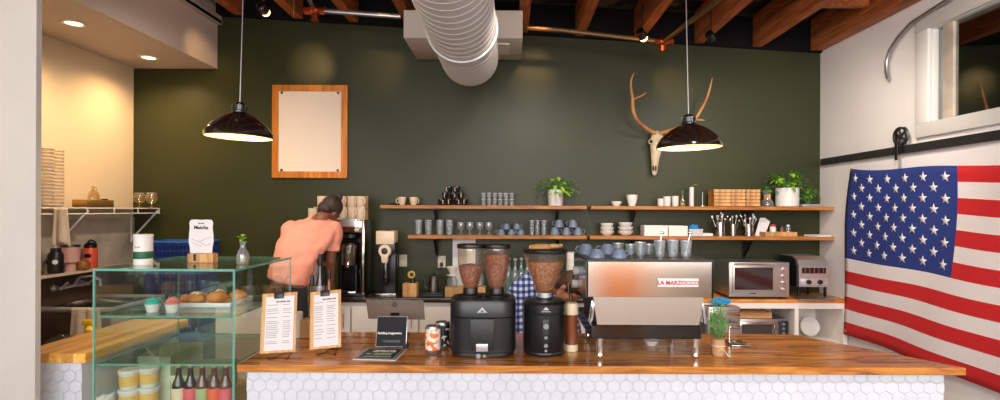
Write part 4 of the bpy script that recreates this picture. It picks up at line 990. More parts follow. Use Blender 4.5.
# tall shop grinder
xg = X(387,Yk); t = thing('shop_grinder', 'tall black shop grinder with cream top box and round dial on the back counter', 'coffee grinder', (xg, Yk+.03, B0))
MB().box((0,0,.012), (.20,.22,.024), bev=.004).build('foot_plate', 'steel', t)
MB().box((0,.06,.22), (.15,.12,.42), bev=.006).build('motor_column', 'black', t)
MB().box((0,.0,.43), (.18,.20,.10), bev=.006).build('grinder_head', 'black', t)
MB().box((-.0,-.02,.525), (.165,.17,.12), bev=.006).build('bean_box', 'cream', t); MB().lathe([(0,.585),(.02,.585),(.018,.60),(0,.605)], seg=14).build('bean_box_knob', 'black', t)
MB().lathe([(.028,0),(.055,0),(.058,.012),(.05,.024),(.030,.024),(.028,0)], (0,-.10,.405), 28, axis='Y', rot=Matrix.Rotation(R(180),3,'Z')).build('dial_ring', 'cream', t)
MB().lathe([(0,0),(.028,0),(.026,.02),(0,.022)], (0,-.10,.405), 20, axis='Y', rot=Matrix.Rotation(R(180),3,'Z')).build('dial_knob', 'black', t)
MB().box((0,-.10,.335), (.05,.05,.07), bev=.004, taper=1.2).build('spout', 'cream', t)
MB().tube([(0,-.06,.30),(0,-.075,.18),(0,-.07,.10)], .022, 10).build('bag_chute', 'blackgloss', t)
for k in range(5): MB().ball((.006,-.098,.27-.035*k), .006, 8).build('rivet', 'chrome', t)
# outlets and wall card
def outlet(px, py, label):
    t = thing('power_outlet', label, 'outlet', (X(px,BY), BY-.001, Z(py,BY)), group='cream outlets on the green wall')
    MB().box((0,-.004,0), (.075,.008,.115), bev=.002).build('cover_plate', 'outlet', t)
    for s_ in (-.025,.025): MB().lathe([(0,0),(.015,0),(.014,.003),(0,.003)], (0,-.0085,s_), 12, axis='Y', rot=Matrix.Rotation(R(180),3,'Z')).build('socket', 'labelcream', t)
    return t
outlet(403.5, 261, 'cream power outlet beside the tall shop grinder'); ot = outlet(442, 262, 'cream power outlet with a black plug above the kettle')
MB().box((0,-.02,-.022), (.03,.03,.035), bev=.004).tube([(0,-.03,-.03),(0,-.05,-.06),(-.01,-.06,-.14)], .004, 6).build('plug', 'black', ot)
# knock block
t = thing('wood_block', 'small square light wood block beside the shop grinder', 'wood block', (X(411,4.86), 4.86, B0)); MB().box((0,0,.06), (.125,.11,.12), bev=.004).build('block', 'oak', t, smooth=0)
t = thing('coffee_tamper', 'round faced tamper with gold rim standing on the wood block', 'tamper', (X(413,4.86), 4.86, B0+.121))
MB().lathe([(0,0),(.026,0),(.024,.03),(.014,.045),(.012,.055),(0,.055)], seg=16).build('tamper_handle', 'black', t); MB().lathe([(.018,0),(.034,0),(.034,.01),(.018,.01),(.018,0)], (-.008,-.02,.075), 20, axis='Y').build('gold_ring', 'gold', t); MB().cyl((-.008,-.012,.075), .02, .01, axis='Y').build('ring_centre', 'black', t)
# scale and kettle
xs = X(434,4.86); t = thing('coffee_scale', 'flat black coffee scale under the gooseneck kettle', 'scale', (xs, 4.86, B0))
MB().box((0,0,.014), (.19,.16,.028), bev=.006).build('scale_base', 'blackplastic', t); MB().box((.0,0,.034), (.15,.13,.008), bev=.002).build('platform', 'darksteel', t)
t = thing('gooseneck_kettle', 'black gooseneck kettle standing on the coffee scale', 'kettle', (xs+.0, 4.87, B0+.039))
MB().lathe([(0,0),(.058,0),(.058,.01),(.04,.13),(.036,.14),(0,.145)], seg=24).build('kettle_body', 'darksteel', t); MB().lathe([(0,.14),(.036,.14),(.034,.148),(.008,.152),(.01,.168),(0,.17)], seg=18).build('kettle_lid', 'black', t)
MB().tube([(.04,0,.12),(.09,0,.135),(.105,0,.11),(.12,0,.04)], .008, 8).build('handle', 'black', t); MB().tube([(-.05,0,.02),(-.085,0,.05),(-.075,0,.10),(-.10,0,.135)], [.009,.007,.006,.005], 8).build('spout', 'darksteel', t)
# pour over stand
xs = X(466,4.86); t = thing('pour_over_stand', 'light wood pour over stand with white dripper on the back counter', 'dripper stand', (xs, 4.86, B0))
MB().box((0,0,.045), (.36,.12,.09), bev=.004).build('stand_base', 'oak', t, smooth=0)
MB().lathe([(0,.09),(.04,.09),(.048,.10),(.048,.15),(.03,.17),(.034,.185)], (-.12,0,0), 20).build('glass_server', 'drink', t)
MB().lathe([(.015,.185),(.05,.188),(.05,.193),(.02,.196),(.026,.21),(.055,.265),(.052,.266),(.02,.215)], (-.12,0,0), 24).build('dripper', 'white', t)
MB().lathe([(0,.09),(.03,.09),(.034,.10),(.034,.19),(.02,.2),(.02,.21)], (.13,0,0), 18).build('glass_carafe', 'drink', t)
t = thing('wall_card', 'blank white card standing against the wall behind the dripper', 'card', (X(464,5.16), 5.18, B0)); MB().box((0,0,.25), (.22,.008,.50)).build('card_sheet', 'paper', t, rot=(R(-2),0,0), smooth=0)
# green bottles
for i, (px, Yy) in enumerate(((509,5.0),(515.5,4.93),(521.5,5.0),(527.5,4.93),(504,5.08))):
    t = thing('water_bottle', 'clear greenish glass bottle on the back counter between the hoppers, ' + ['second from left','middle one','second from right','rightmost','leftmost'][i], 'bottle', (X(px,Yy), Yy, B0), group='greenish bottles on the back counter')
    MB().lathe([(0,0),(.034,0),(.036,.01),(.036,.17),(.03,.21),(.013,.26),(.012,.31),(.015,.315),(.014,.325)], seg=18).build('bottle_body', 'bottleglass', t, smooth=60)
    MB().lathe([(.014,.318),(.017,.32),(.017,.338),(0,.34)], seg=14).build('bottle_cap', 'silverpaint', t)
# paper cups in stacks behind the machine's left side
for (px, n, lb) in ((571.5, 26, 'tall stack of white paper cups on the back counter left of the espresso machine'),):
    t = thing('cup_stack', lb, 'cups', (X(px,4.9), 4.9, B0))
    MB().lathe([(0,0),(.032,0)]+[(.042+.0025*(k%2), .0+.012*k+.10*(k>0)) for k in range(n)]+[(0,.012*n+.09)], seg=20).build('paper_cups', 'white', t, smooth=20)
# ================================================================ WALL SHELVES
SD = .25; SY0 = BY-SD
def shelf(pxa, pxb, z, label, n_br):
    xa, xb = X(pxa, SY0), min(X(pxb, SY0), RX-.01); t = thing('wall_shelf', label, 'shelf', ((xa+xb)/2, BY-.004, z), group='pine shelves on black brackets')
    MB().box((0,-SD/2,-.016), (xb-xa, SD, .032), bev=.003).build('shelf_board', 'shelf', t, smooth=0)
    for px in n_br:
        x = X(px, BY-.1)-(xa+xb)/2
        br = MB(); br.box((x,-.004,-.13), (.035,.006,.19)).box((x,-.10,-.036), (.035,.20,.006)); br.poly([(x-.012,-.006,-.05),(x-.012,-.19,-.04),(x-.012,-.006,-.21)], (.024,0,0)); br.build('bracket', 'black', t, smooth=0)
    return z
ZU, ZL = Z(205.5,SY0), Z(235.5,SY0)
shelf(380, 587, ZU, 'left upper pine wall shelf holding black cups and a pothos pot', (436,557)); shelf(591, 834, ZU, 'right upper pine wall shelf holding wooden boxes and plants', (633,748))
shelf(408, 587, ZL, 'left lower pine wall shelf holding glasses and blue grey cups', (436,557)); shelf(590, 834, ZL, 'right lower pine wall shelf holding bowls and cutlery tins', (633,748))
Ys = 5.08; ss = Ys/F; U = ZU+.001; Lw = ZL+.001
def sp(px, z, dy=0): return (X(px,Ys+dy), Ys+dy, z)
t = thing('saucer', 'small dark flat saucer at the left end of the upper shelf', 'saucer', sp(394,U)); MB().lathe([(0,0),(.03,0),(.06,.012),(.058,.014),(.03,.004),(0,.004)], seg=20).build('saucer_body', 'smoke', t)
cup('ceramic_creamer', .038, .075, 'cream', 'cream ceramic mug, left of the pair on the upper shelf', 'mug', sp(402,U), R(-160), 'cream mugs on the upper shelf'); cup('ceramic_creamer', .038, .075, 'cream', 'cream ceramic mug, right of the pair on the upper shelf', 'mug', sp(413.5,U), R(-20), 'cream mugs on the upper shelf')
k = 0
rowname = ['bottom row', 'second row', 'top row']
for r_, n_ in enumerate((4,3,2)):
    for c_ in range(n_):
        cup('black_cup', .033, .058, 'smoke', 'glossy black cup of the pyramid, %s, %s' % (rowname[r_], (['leftmost','second from left','third from left','rightmost'] if n_==4 else ['left','middle','right'] if n_==3 else ['left','right'])[c_]), 'cup', (X(453,Ys)+(c_-(n_-1)/2)*.074, Ys, U+r_*.0595), R(-90+random.uniform(-30,30)), 'black cups piled on the upper shelf', hm='bone')
for r_ in range(2):
    for c_ in range(6):
        for d_ in range(1):
            tumbler('shot_glass', .020, .025, .056, 'shot glass in the %s row of the block, %s' % (('lower','upper')[r_], ['leftmost','second from left','third from left','third from right','second from right','rightmost'][c_]), 'glass', (X(497.5,Ys)+(c_-2.5)*.053, Ys, U+r_*.059), 'shot glasses on the upper shelf')
def foliage(par, n, r, h, base, lm='leaf', L=.06, w=.045, seed=1, trail=0):
    random.seed(seed); mb = MB(); st = MB()
    for k in range(n):
        a = random.random()*6.28; e = random.uniform(.1,1.3); rr = r*random.uniform(.35,1)
        tip = Vector((rr*math.cos(a)*math.cos(e*.8), rr*math.sin(a)*math.cos(e*.8)*.8, base+h*math.sin(e)*random.uniform(.5,1)))
        if trail and k % 4 == 0: tip.z = base-random.random()*trail; tip.x *= 1.15
        st.tube([(0,0,base-.02), (tip.x*.5, tip.y*.5, max(base, (base+tip.z)/2+.02)), tip], .0016, 4)
        leafmesh(mb, tip, (math.cos(a), math.sin(a)*.8, random.uniform(-.4,.5)), L*random.uniform(.7,1.1), w*random.uniform(.7,1.1), droop=.5)
    mb.build('leaves', lm, par); st.build('stems', 'leafdark', par)
t = thing('potted_pothos', 'bright green pothos in a white cylinder pot on the upper shelf', 'plant', sp(555.5,U))
MB().lathe([(0,0),(.066,0),(.07,.006),(.072,.15),(.066,.15),(.064,.13),(0,.13)], seg=28).build('pot', 'white', t); MB().cyl((0,0,.128), .064, .008, seg=20).build('soil', 'soil', t)
foliage(t, 60, .20, .13, .15, 'leaf', seed=5, trail=.05)
cup('white_bowl', .048, .042, 'white', 'small white bowl at the left end of the right upper shelf', 'bowl', sp(616.5,U), hm=False)
cup('white_beaker', .05, .105, 'white', 'white footed beaker right of the small bowl on the upper shelf', 'cup', sp(632,U), hm=False)
for i, (px, h) in enumerate(((661,.07),(667,.09),(675,.095))): 
    t = thing('white_canister', 'plain white cup on the right upper shelf, %s' % ['smallest of three','middle of three','tallest of three'][i], 'cup', sp(px,U,-.04 if i==1 else 0), group='plain white cups on the right upper shelf'); MB().lathe([(0,0),(.026,0),(.032,.01),(.033,h),(.030,h),(.028,.01),(0,.008)], seg=20).build('cup_body', 'white', t)
t = thing('bud_vase', 'small dark glass bud vase with a green sprig', 'vase', sp(682.5,U)); MB().lathe([(0,0),(.022,0),(.026,.02),(.022,.05),(.010,.07),(.010,.10),(.013,.105)], seg=16).build('vase_body', 'amberglass', t); foliage(t, 8, .035, .07, .11, 'leafdark', .04, .02, 2)
t = thing('tall_vase', 'tall narrow white vase with a leaf leaning right', 'vase', sp(691.5,U)); MB().lathe([(0,0),(.019,0),(.021,.005),(.021,.18),(.017,.18),(.016,.02),(0,.02)], seg=16).build('vase_body', 'white', t)
mb = MB(); mb.tube([(0,0,.1),(.005,0,.19),(.03,0,.205),(.055,0,.20)], .002, 5); leafmesh(mb, (.04,0,.205), (1,0,.1), .05, .035); leafmesh(mb, (.045,0,.203), (.6,-.5,.3), .04, .03); mb.build('leaf_sprig', 'leaf', t)
t = thing('bottle_brush', 'thin upright stick on a round foot beside the tall vase', 'stand', sp(702.5,U)); MB().lathe([(0,0),(.02,0),(.018,.006),(.003,.008),(.003,.13),(.005,.132),(0,.135)], seg=12).build('stick', 'silverpaint', t)
def slatbox(pxa, pxb, z, label, n):
    wx = (pxb-pxa)*ss; t = thing('wooden_box', label, 'box', (X((pxa+pxb)/2,Ys), Ys, z), group='slatted wooden boxes on the upper shelf'); h = n*.032
    MB().box((0,0,h/2), (wx-.012,.158,h-.006)).build('inner_box', 'shelf', t, smooth=0)
    for k in range(n): MB().box((0,-.083,.016+k*.032), (wx,.010,.026), bev=.002).build('slat', 'oak', t, smooth=0)
slatbox(710.5, 727, U, 'slatted light wooden box, the left one on the upper shelf', 5); slatbox(727.5, 741.5, U, 'slatted light wooden box, the middle one on the upper shelf', 5); slatbox(742.2, 756, U, 'slatted light wooden box, the right one on the upper shelf', 5)
t = thing('pour_over_carafe', 'hourglass coffee carafe with wooden collar holding leafy cuttings', 'carafe', sp(767,U))
MB().lathe([(0,0),(.055,0),(.06,.01),(.05,.05),(.022,.09),(.03,.12),(.05,.155)], seg=28).build('carafe_glass', 'drink', t, smooth=60); MB().lathe([(0,.003),(.052,.003),(.054,.012),(.046,.045),(0,.045)], seg=24).build('dark_coffee', 'smoke', t)
MB().lathe([(.034,.068),(.03,.075),(.028,.10),(.036,.115),(.03,.07)], seg=20).build('wooden_collar', 'oak', t); foliage(t, 16, .10, .07, .13, 'leafdark', .05, .035, 8)
t = thing('potted_plant', 'green leafy plant in a large white cylinder pot on the upper shelf', 'plant', sp(787,U)); MB().lathe([(0,0),(.095,0),(.102,.006),(.104,.175),(.096,.175),(.094,.15),(0,.15)], seg=32).build('pot', 'white', t); MB().cyl((0,0,.148), .09, .008, seg=20).build('soil', 'soil', t)
foliage(t, 50, .17, .17, .17, 'leaf', .07, .05, 11)
t = thing('trailing_plant', 'dark green trailing plant in a low pale tray by the right wall', 'plant', sp(808,U)); MB().box((0,0,.012), (.16,.12,.024), bev=.004).build('tray', 'silverpaint', t)
foliage(t, 40, .10, .20, .03, 'leafdark', .055, .035, 15)
# lower shelf
pos4 = ['leftmost','second from left','second from right','rightmost']
for i, px in enumerate((418.7,428.5,440,449.5)): tumbler('tall_glass', .029, .036, .135, 'tall clear tumbler on the lower shelf, %s of four' % pos4[i], 'glass', sp(px,Lw), 'tall tumblers on the lower shelf')
for i, px in enumerate((461,470,480,489)):
    t = thing('footed_glass', 'footed dessert glass on the lower shelf, %s of four' % pos4[i], 'glass', sp(px,Lw), group='footed glasses on the lower shelf')
    MB().lathe([(0,0),(.03,0),(.03,.004),(.007,.012),(.006,.035),(.012,.045),(.033,.06),(.037,.09),(.033,.115)], seg=20).build('glass_bowl', 'drink', t, smooth=60)
    MB().lathe([(.033,.113),(.035,.114),(.034,.117),(.032,.116)], seg=20).build('rim', 'silverpaint', t)
def bluecup(px, z, lb, w=.036, h=.052): cup('stoneware_cup', w, h, 'bluegrey', lb, 'cup', sp(px,z), R(random.choice((200,180,-20,160))), 'blue grey cups piled on the lower shelf', True)
for i, px in enumerate((501.5,511.5,521)): bluecup(px, Lw, 'upturned blue grey cup, bottom row of the left pile, ' + ['left','middle','right'][i])
for i, px in enumerate((506.5,517)): bluecup(px, Lw+.054, 'upturned blue grey cup, top row of the left pile, ' + ['left','right'][i])
for r_ in range(2):
    for c_, px in enumerate((532,537.5,544)): tumbler('rocks_glass', .021, .026, .066, 'small stacked rocks glass, %s row, %s' % (('lower','upper')[r_], ['left','middle','right'][c_]), 'glass', (X(px,Ys+(.06 if c_==1 else 0)), Ys+(.06 if c_==1 else 0), Lw+.069*r_), 'rocks glasses on the lower shelf')
for i, px in enumerate((555,566.5,578)): bluecup(px, Lw, 'large upturned blue grey cup, bottom row of the right pile, ' + ['left','middle','right'][i], .043, .072)
for i, px in enumerate((559,573)): bluecup(px, Lw+.074, 'large upturned blue grey cup, top row of the right pile, ' + ['left','right'][i], .043, .070)
def bowl(px, z, r, lb, dy=0):
    t = thing('white_bowl', lb, 'bowl', sp(px,z,dy), group='white bowls stacked on the lower shelf'); MB().lathe([(0,0),(r*.5,0),(r*.55,.004),(r*.9,.022),(r,.046),(r-.004,.046),(r*.86,.024),(0,.008)], seg=24).build('bowl_body', 'white', t, smooth=50)
for i in range(3): bowl(607, Lw+.034*i, .066-.006*(i==2), 'white bowl of the left stack, ' + ['bottom','middle','top'][i])
for i in range(3): bowl(625.5, Lw+.038*i, .072-.006*(i==2), 'white bowl of the right stack, ' + ['bottom','middle','top'][i])
def bin_(pxa, pxb, h, lb, m='white', dy=0, nm='white_bin', cat='container'):
    wx = (pxb-pxa)*ss; t = thing(nm, lb, cat, sp((pxa+pxb)/2,Lw,dy)); d = .15
    mb = MB(); mb.box((0,0,.003), (wx-.01,d-.01,.006)).box((0,-d/2,h/2), (wx,.005,h), bev=.001).box((0,d/2,h/2), (wx,.005,h)).box((-wx/2+.0025,0,h/2), (.005,d,h)).box((wx/2-.0025,0,h/2), (.005,d,h)); mb.build('bin_body', m, t, smooth=0)
    mb = MB(); mb.box((0,-d/2-.003,h-.006), (wx+.004,.006,.01)); mb.build('rim', m, t); return t
bin_(642.5, 665.5, .095, 'wide white rectangular bin on the right lower shelf'); bin_(666.5, 685, .093, 'narrower white rectangular bin beside the wide one on the lower shelf')
t = bin_(686.5, 700, .066, 'pale blue box with blue gloves poking out on the lower shelf', 'silverpaint', 0, 'glove_box', 'box'); 
b = MB(); b.ball((0,0,.075), (.05,.05,.03), 14)
for v in b.bm.verts: v.co += v.co.normalized()*noise.noise(v.co*40)*.02
b.build('blue_gloves', 'bluecloth', t)
t = thing('napkin_stack', 'low stack of white napkins on the lower shelf', 'napkins', sp(705.5,Lw)); MB().box((0,0,.012), (.10,.12,.024), bev=.002).build('folded_napkins', 'paper', t)
def tin(px, r, h, lb, n, seed):
    t = thing('cutlery_tin', lb, 'tin', sp(px,Lw), group='steel tins of cutlery on the lower shelf'); MB().lathe([(0,0),(r,0),(r,h),(r-.002,h),(r-.002,.004),(0,.004)], seg=24).build('tin_body', 'steel', t)
    random.seed(seed)
    for k in range(n):
        a = random.random()*6.28; q = Vector((math.cos(a),math.sin(a),0)); e = q*r*random.uniform(1,1.9)+Vector((0,0,h+random.uniform(.03,.09)))
        mb = MB(); mb.tube([q*r*.3+Vector((0,0,.01)), e], .0025, 5).ball(e, (.010,.006,.014), 8); mb.build('utensil', ['chrome','white','silverpaint'][k%3], t)
tin(720, .046, .125, 'wide steel tin of cutlery, leftmost of the three', 10, 1); tin(733, .030, .11, 'narrow steel tin with short utensils, middle of the three', 4, 2); tin(748.5, .042, .11, 'steel tin full of spoons, rightmost of the three', 12, 3)
t = thing('paper_bag_stack', 'white paper bags leaning right on the lower shelf behind the tins', 'paper bags', sp(757,Lw,.05))
for k in range(4): MB().poly([(-.02+k*.012,.0-.004*k,0),(.03+k*.012,-.004*k,0),(.085+k*.012,-.004*k,.17-.01*k),(.03+k*.012,-.004*k,.17-.01*k)], (0,.003,0)).build('paper_bag', 'paper', t, smooth=0)
wx = 31*ss; t = thing('wooden_tray', 'shallow light wooden tray holding small jars on the lower shelf', 'tray', sp(777.5,Lw)); mb = MB(); mb.box((0,0,.004), (wx,.14,.008)).box((0,-.07,.02), (wx,.008,.04)).box((0,.07,.02), (wx,.008,.04)).box((-wx/2,0,.02), (.008,.14,.04)).box((wx/2,0,.02), (.008,.14,.04)); mb.build('tray_body', 'oak', t, smooth=0)
for px, h, r, m, cm, lb in ((773,.08,.028,'white','labelred','small white jar with red cap in the wooden tray'),(782,.07,.022,'brownjar','black','small dark brown jar in the wooden tray'),(788,.078,.022,'drink','silverpaint','small clear jar with pale cap in the wooden tray')):
    t = thing('spice_jar', lb, 'jar', sp(px,Lw+.009), group='jars in the wooden tray'); MB().lathe([(0,0),(r,0),(r,h*.85),(r*.8,h),(0,h)], seg=18).build('jar_body', m, t); MB().lathe([(0,h),(r*.85,h),(r*.85,h+.02),(0,h+.021)], seg=18).build('jar_cap', cm, t)
t = thing('menu_pad', 'loose white papers at the right end of the lower shelf by the wall', 'papers', (2.88, Ys-.03, Lw)); MB().box((0,0,.008), (.16,.16,.016), rot=Matrix.Rotation(R(12),3,'Z')).build('papers', 'paper', t)
# ================================================================ WALL DECORATION
xa, za = X(273,BY), Z(86.5,BY); xb_, zb = X(348,BY), Z(179,BY); w_, h_ = xb_-xa, za-zb
t = thing('framed_board', 'blank white board in an orange wood frame on the green wall', 'framed board', ((xa+xb_)/2, BY-.002, zb))
fr_ = MB(); f = .062; fr_.box((-w_/2+f/2,-.016,h_/2), (f,.03,h_), bev=.003).box((w_/2-f/2,-.016,h_/2), (f,.03,h_), bev=.003).box((0,-.016,f/2), (w_-2*f,.03,f), bev=.003).box((0,-.016,h_-f/2), (w_-2*f,.03,f), bev=.003); fr_.build('frame', 'orangeframe', t, smooth=0)
MB().box((0,-.006,h_/2), (w_-2*f+.01,.008,h_-2*f+.01)).build('backing', 'orangeframe', t, smooth=0)
MB().box((0,-.022,h_/2), (w_-2*f+.02,.004,h_-2*f+.04)).build('white_panel', 'board', t, smooth=0)
for sx_ in (-1,1):
    for zz in (.075, h_-.075): MB().lathe([(0,0),(.013,0),(.011,.006),(0,.007)], (sx_*(w_/2-f-.03),-.025,zz), 12, axis='Y', rot=Matrix.Rotation(R(180),3,'Z')).build('screw', 'darksteel', t)
# deer skull
def Q(px, py, d): return Vector((X(px, BY-d), BY-d, Z(py, BY-d)))
O = Vector((X(655,BY), BY-.002, Z(150,BY)))
t = thing('deer_skull', 'bleached deer skull with two branching antlers on the green wall', 'deer skull', O)
def L3(px, py, d): return Q(px, py, d)-O
b = MB(); Ym = .1
def ring(px, py, d, wx, wy):  # cross section roughly perpendicular to the long axis
    return (L3(px,py,d), (wx,0,0), (0,wy*.7,wy*.45))
b.rings([ring(657,130,.05,.02,.03), ring(657,134,.07,.058,.06), ring(656.5,140,.08,.066,.062), ring(656,147,.085,.058,.055), ring(655.3,154,.085,.046,.045), ring(654.8,161,.08,.034,.036), ring(654.5,168,.075,.030,.028), ring(654.3,173,.07,.025,.02), ring(654.2,175,.066,.010,.010)], seg=20)
sk_ = b.build('skull_bone', 'bone', t); ssd = sk_.modifiers.new('smooth', 'SUBSURF'); ssd.levels = 1; ssd.render_levels = 1
for s_ in (-1,1):
    MB().lathe([(.016,0),(.026,0),(.028,.012),(.018,.016),(.016,0)], L3(656+s_*5.2,141,.128)+Vector((0,0,0)), 18, axis='Y', rot=Matrix.Rotation(R(28*s_),3,'Z')).build('eye_rim', 'bone', t)
    MB().ball(L3(656+s_*5.0,141,.118), (.019,.018,.021), 12).build('eye_socket', 'black', t)
    MB().ball(L3(654.3+s_*1.3,167.5,.108), (.007,.012,.026), 10).build('nose_opening', 'black', t)
def antler(pts, tines, nm):
    b = MB()
    b.tube([L3(*p[:3]) for p in pts], [p[3] for p in pts], 10)
    for tn in tines: b.tube([L3(*p[:3]) for p in tn], [p[3] for p in tn], 8)
    o = b.build(nm, 'antler', t); m = o.modifiers.new('smooth', 'SUBSURF'); m.levels = 1; m.render_levels = 1; return o
antler([(656,133,.08,.022),(651,131,.11,.02),(644,126.5,.18,.019),(637,121,.24,.018),(633,113,.28,.018),(632,105,.30,.017),(632.5,97,.31,.016),(630.5,90,.32,.013),(630,82,.32,.010),(631.5,76,.32,.009),(634,71.5,.31,.004)],
       [[(632.3,99,.31,.013),(637,97,.33,.011),(642,95,.35,.009),(647,91,.37,.003)]], 'antler')
antler([(658,133,.08,.022),(666,131,.11,.02),(676,128,.18,.018),(688,124,.24,.017),(695,119,.28,.016),(700,110,.30,.014),(704,103,.31,.013),(708,93,.32,.011),(710,85,.32,.009),(712,76,.32,.004)],
       [[(695,119,.28,.012),(700,119,.31,.010),(705,119.5,.33,.003)]], 'antler')
# ================================================================ LEFT WALL AND SINK
# wire shelf high on the left wall
zS = Z(210,4.5); t = thing('wire_shelf', 'long white framed wire shelf with dark top on the left wall', 'shelf', (LX+.005, 3.7, 1.70))
LW = .27
MB().box((LW/2, .76, .004), (LW, 1.48, .006)).build('shelf_top', 'black', t, smooth=0)
mb = MB(); mb.tube([(LW,0,0),(LW,1.5,0)], .006, 6).tube([(LW,0,-.045),(LW,1.5,-.045)], .006, 6).tube([(0,1.5,0),(LW,1.5,0),(LW,1.5,-.045),(0,1.5,-.045)], .006, 6)
for k in range(6): mb.tube([(LW,.02+.295*k,0),(LW,.02+.295*k,-.045)], .005, 6)
mb.build('wire_rail', 'whitemetal', t)
for yy in (.62, 1.48): MB().tube([(LW,yy,-.02),(.012,yy,-.30)], .009, 6).tube([(.012,yy,-.01),(.012,yy,-.32)], .009, 6).build('bracket', 'whitemetal', t)
WS = 1.709
def lp(px, Y): return (X(px,Y), Y, WS)
t = thing('cup_lid_stack', 'tall column of clear ribbed plastic cups on the wire shelf', 'cups', (-3.39, 3.98, WS))
for dx, dy in ((0,0),(-.04,.14)):
    prof = [(0,0),(.035,0)]+[(.042+.006*(k%2), .013*k) for k in range(1,34)]+[(0,.44)]
    MB().lathe(prof, (dx-.03,dy,0), 24).build('cup_column', 'frost', t, smooth=15)
t = thing('foil_box', 'long low golden box on the wire shelf', 'box', (-3.47, 4.50, WS)); MB().box((0,0,.03), (.12,.3,.06), bev=.004).build('box_body', 'gold', t)
t = thing('glass_jug', 'round shouldered pale amber glass jug on the wire shelf', 'jug', (X(92,4.72), 4.72, WS)); MB().lathe([(0,0),(.05,0),(.056,.01),(.056,.10),(.045,.13),(.016,.15),(.014,.18),(.02,.185)], seg=24).build('jug_body', 'amberglass', t, smooth=60); MB().tube([(.016,0,.175),(.04,0,.17),(.04,0,.14)], .005, 6).build('handle', 'amberglass', t)
t = thing('black_tumbler', 'small black tumbler beside the amber jug on the wire shelf', 'glass', (X(103.5,4.85), 4.85, WS)); MB().lathe([(0,0),(.028,0),(.033,.075),(.030,.075),(.026,.006),(0,.006)], seg=20).build('tumbler_body', 'blackgloss', t)
for i, px in enumerate((139.5,151.5)):
    t = thing('wine_glass', 'stemless round wine glass at the end of the wire shelf, ' + ('left of the two','right of the two')[i], 'glass', (X(px,5.08-.03*i), 5.08-.03*i, WS), group='wine glasses on the wire shelf')
    MB().lathe([(0,0),(.03,0),(.03,.003),(.006,.010),(.006,.03),(.03,.045),(.052,.075),(.05,.105),(.04,.135)], seg=24).build('bowl', 'amberglass', t, smooth=60); MB().lathe([(.038,.133),(.041,.134),(.04,.137),(.038,.136)], seg=24).build('rim', 'silverpaint', t)
def towel(name, loc, w, h, label, rot=0, seed=0):
    b = bmesh.new(); nx, nz = 14, 16; g = []
    for i in range(nx+1):
        col = []
        for j in range(nz+1):
            u = i/nx-.5; v = j/nz; ww = w*(.72+.28*v); x = u*ww; y = -.012*math.sin(u*9+seed)*(0.3+.6*v)-.004; z = -v*h*(1-.06*math.sin(u*7+seed))
            col.append(b.verts.new((x, y, z)))
        g.append(col)
    for i in range(nx):
        for j in range(nz): b.faces.new((g[i][j], g[i+1][j], g[i+1][j+1], g[i][j+1]))
    me = bpy.data.meshes.new(name); b.to_mesh(me); b.free(); me.materials.append(M['towel'])
    for p in me.polygons: p.use_smooth = True
    o = bpy.data.objects.new(name, me); COL.objects.link(o); o.location = loc; o.rotation_euler = (0,0,rot); s = o.modifiers.new('thickness','SOLIDIFY'); s.thickness = .01
    return tag(o, label, 'towel', 'cream towels by the sink')
towel('hand_towel', (X(61,3.98), 3.985, 1.70), .13, .27, 'cream hand towel hanging from the wire shelf rail', 0, 1)
# narrow ledge with bottles
t = thing('narrow_ledge', 'narrow pale ledge on the left wall holding drink bottles', 'ledge', (LX+.002, 3.6, 1.17)); MB().box((.085,.8,.01), (.17,1.6,.02), bev=.003).build('ledge_board', 'cream', t)
LZ = 1.181
def led(px): # put an item on the ledge so that it shows at this column
    x = LX+.09; return (x, x*F/(px-510), LZ)
def led2(px, x=LX+.10): return (x, x*F/(px-510), LZ)
t = thing('dropper_bottle', 'small amber glass bottles at the left end of the ledge', 'bottle', led2(46, LX+.05)); MB().lathe([(0,0),(.022,0),(.022,.05),(.008,.065),(.008,.09),(0,.09)], seg=14).build('bottle_body', 'amberglass', t); MB().lathe([(0,.085),(.010,.085),(.010,.11),(0,.112)], seg=12).build('bottle_cap', 'black', t)
t = thing('water_bottle', 'matte black insulated bottle with white round logo on the ledge', 'bottle', led2(56)); MB().lathe([(0,0),(.048,0),(.05,.01),(.05,.15),(.04,.175),(.03,.18),(0,.18)], seg=24).build('bottle_body', 'black', t); MB().lathe([(0,.175),(.034,.175),(.034,.205),(0,.21)], seg=20).build('bottle_lid', 'black', t); MB().lathe([(0,0),(.018,0),(0,.002)], (.030,-.0425,.10), 18, axis='Y', rot=Matrix.Rotation(R(35+180),3,'Z')).build('round_logo', 'white', t)
t = thing('pink_tumbler', 'pink tumbler with a wide upper half standing on the ledge', 'tumbler', led2(70.5)); MB().lathe([(0,0),(.035,0),(.038,.07),(.062,.085),(.064,.215),(.06,.218),(0,.218)], seg=28).build('tumbler_body', 'pinkenamel', t); MB().lathe([(.0645,.205),(.067,.207),(.066,.222),(0,.224)], seg=28).build('tumbler_lid', 'darksteel', t)
t = thing('gourd_cup', 'round amber gourd cup between the pink and orange bottles', 'cup', led2(83.5, LX+.14)); MB().lathe([(0,0),(.02,.0),(.042,.02),(.048,.05),(.042,.078),(.02,.092),(.018,.10),(0,.10)], seg=24).build('gourd_body', 'amber', t)
t = thing('water_bottle', 'orange red sports bottle with black lid and black logo on the ledge', 'bottle', led2(90.5)); MB().lathe([(0,0),(.05,0),(.052,.008),(.052,.17),(.04,.19),(0,.19)], seg=24).build('bottle_body', 'orangered', t); MB().lathe([(0,.185),(.045,.185),(.045,.21),(.03,.225),(0,.23)], seg=20).tube([(-.03,0,.215),(0,0,.25),(.04,0,.235),(.055,0,.20)], .008, 6).build('bottle_lid', 'black', t)
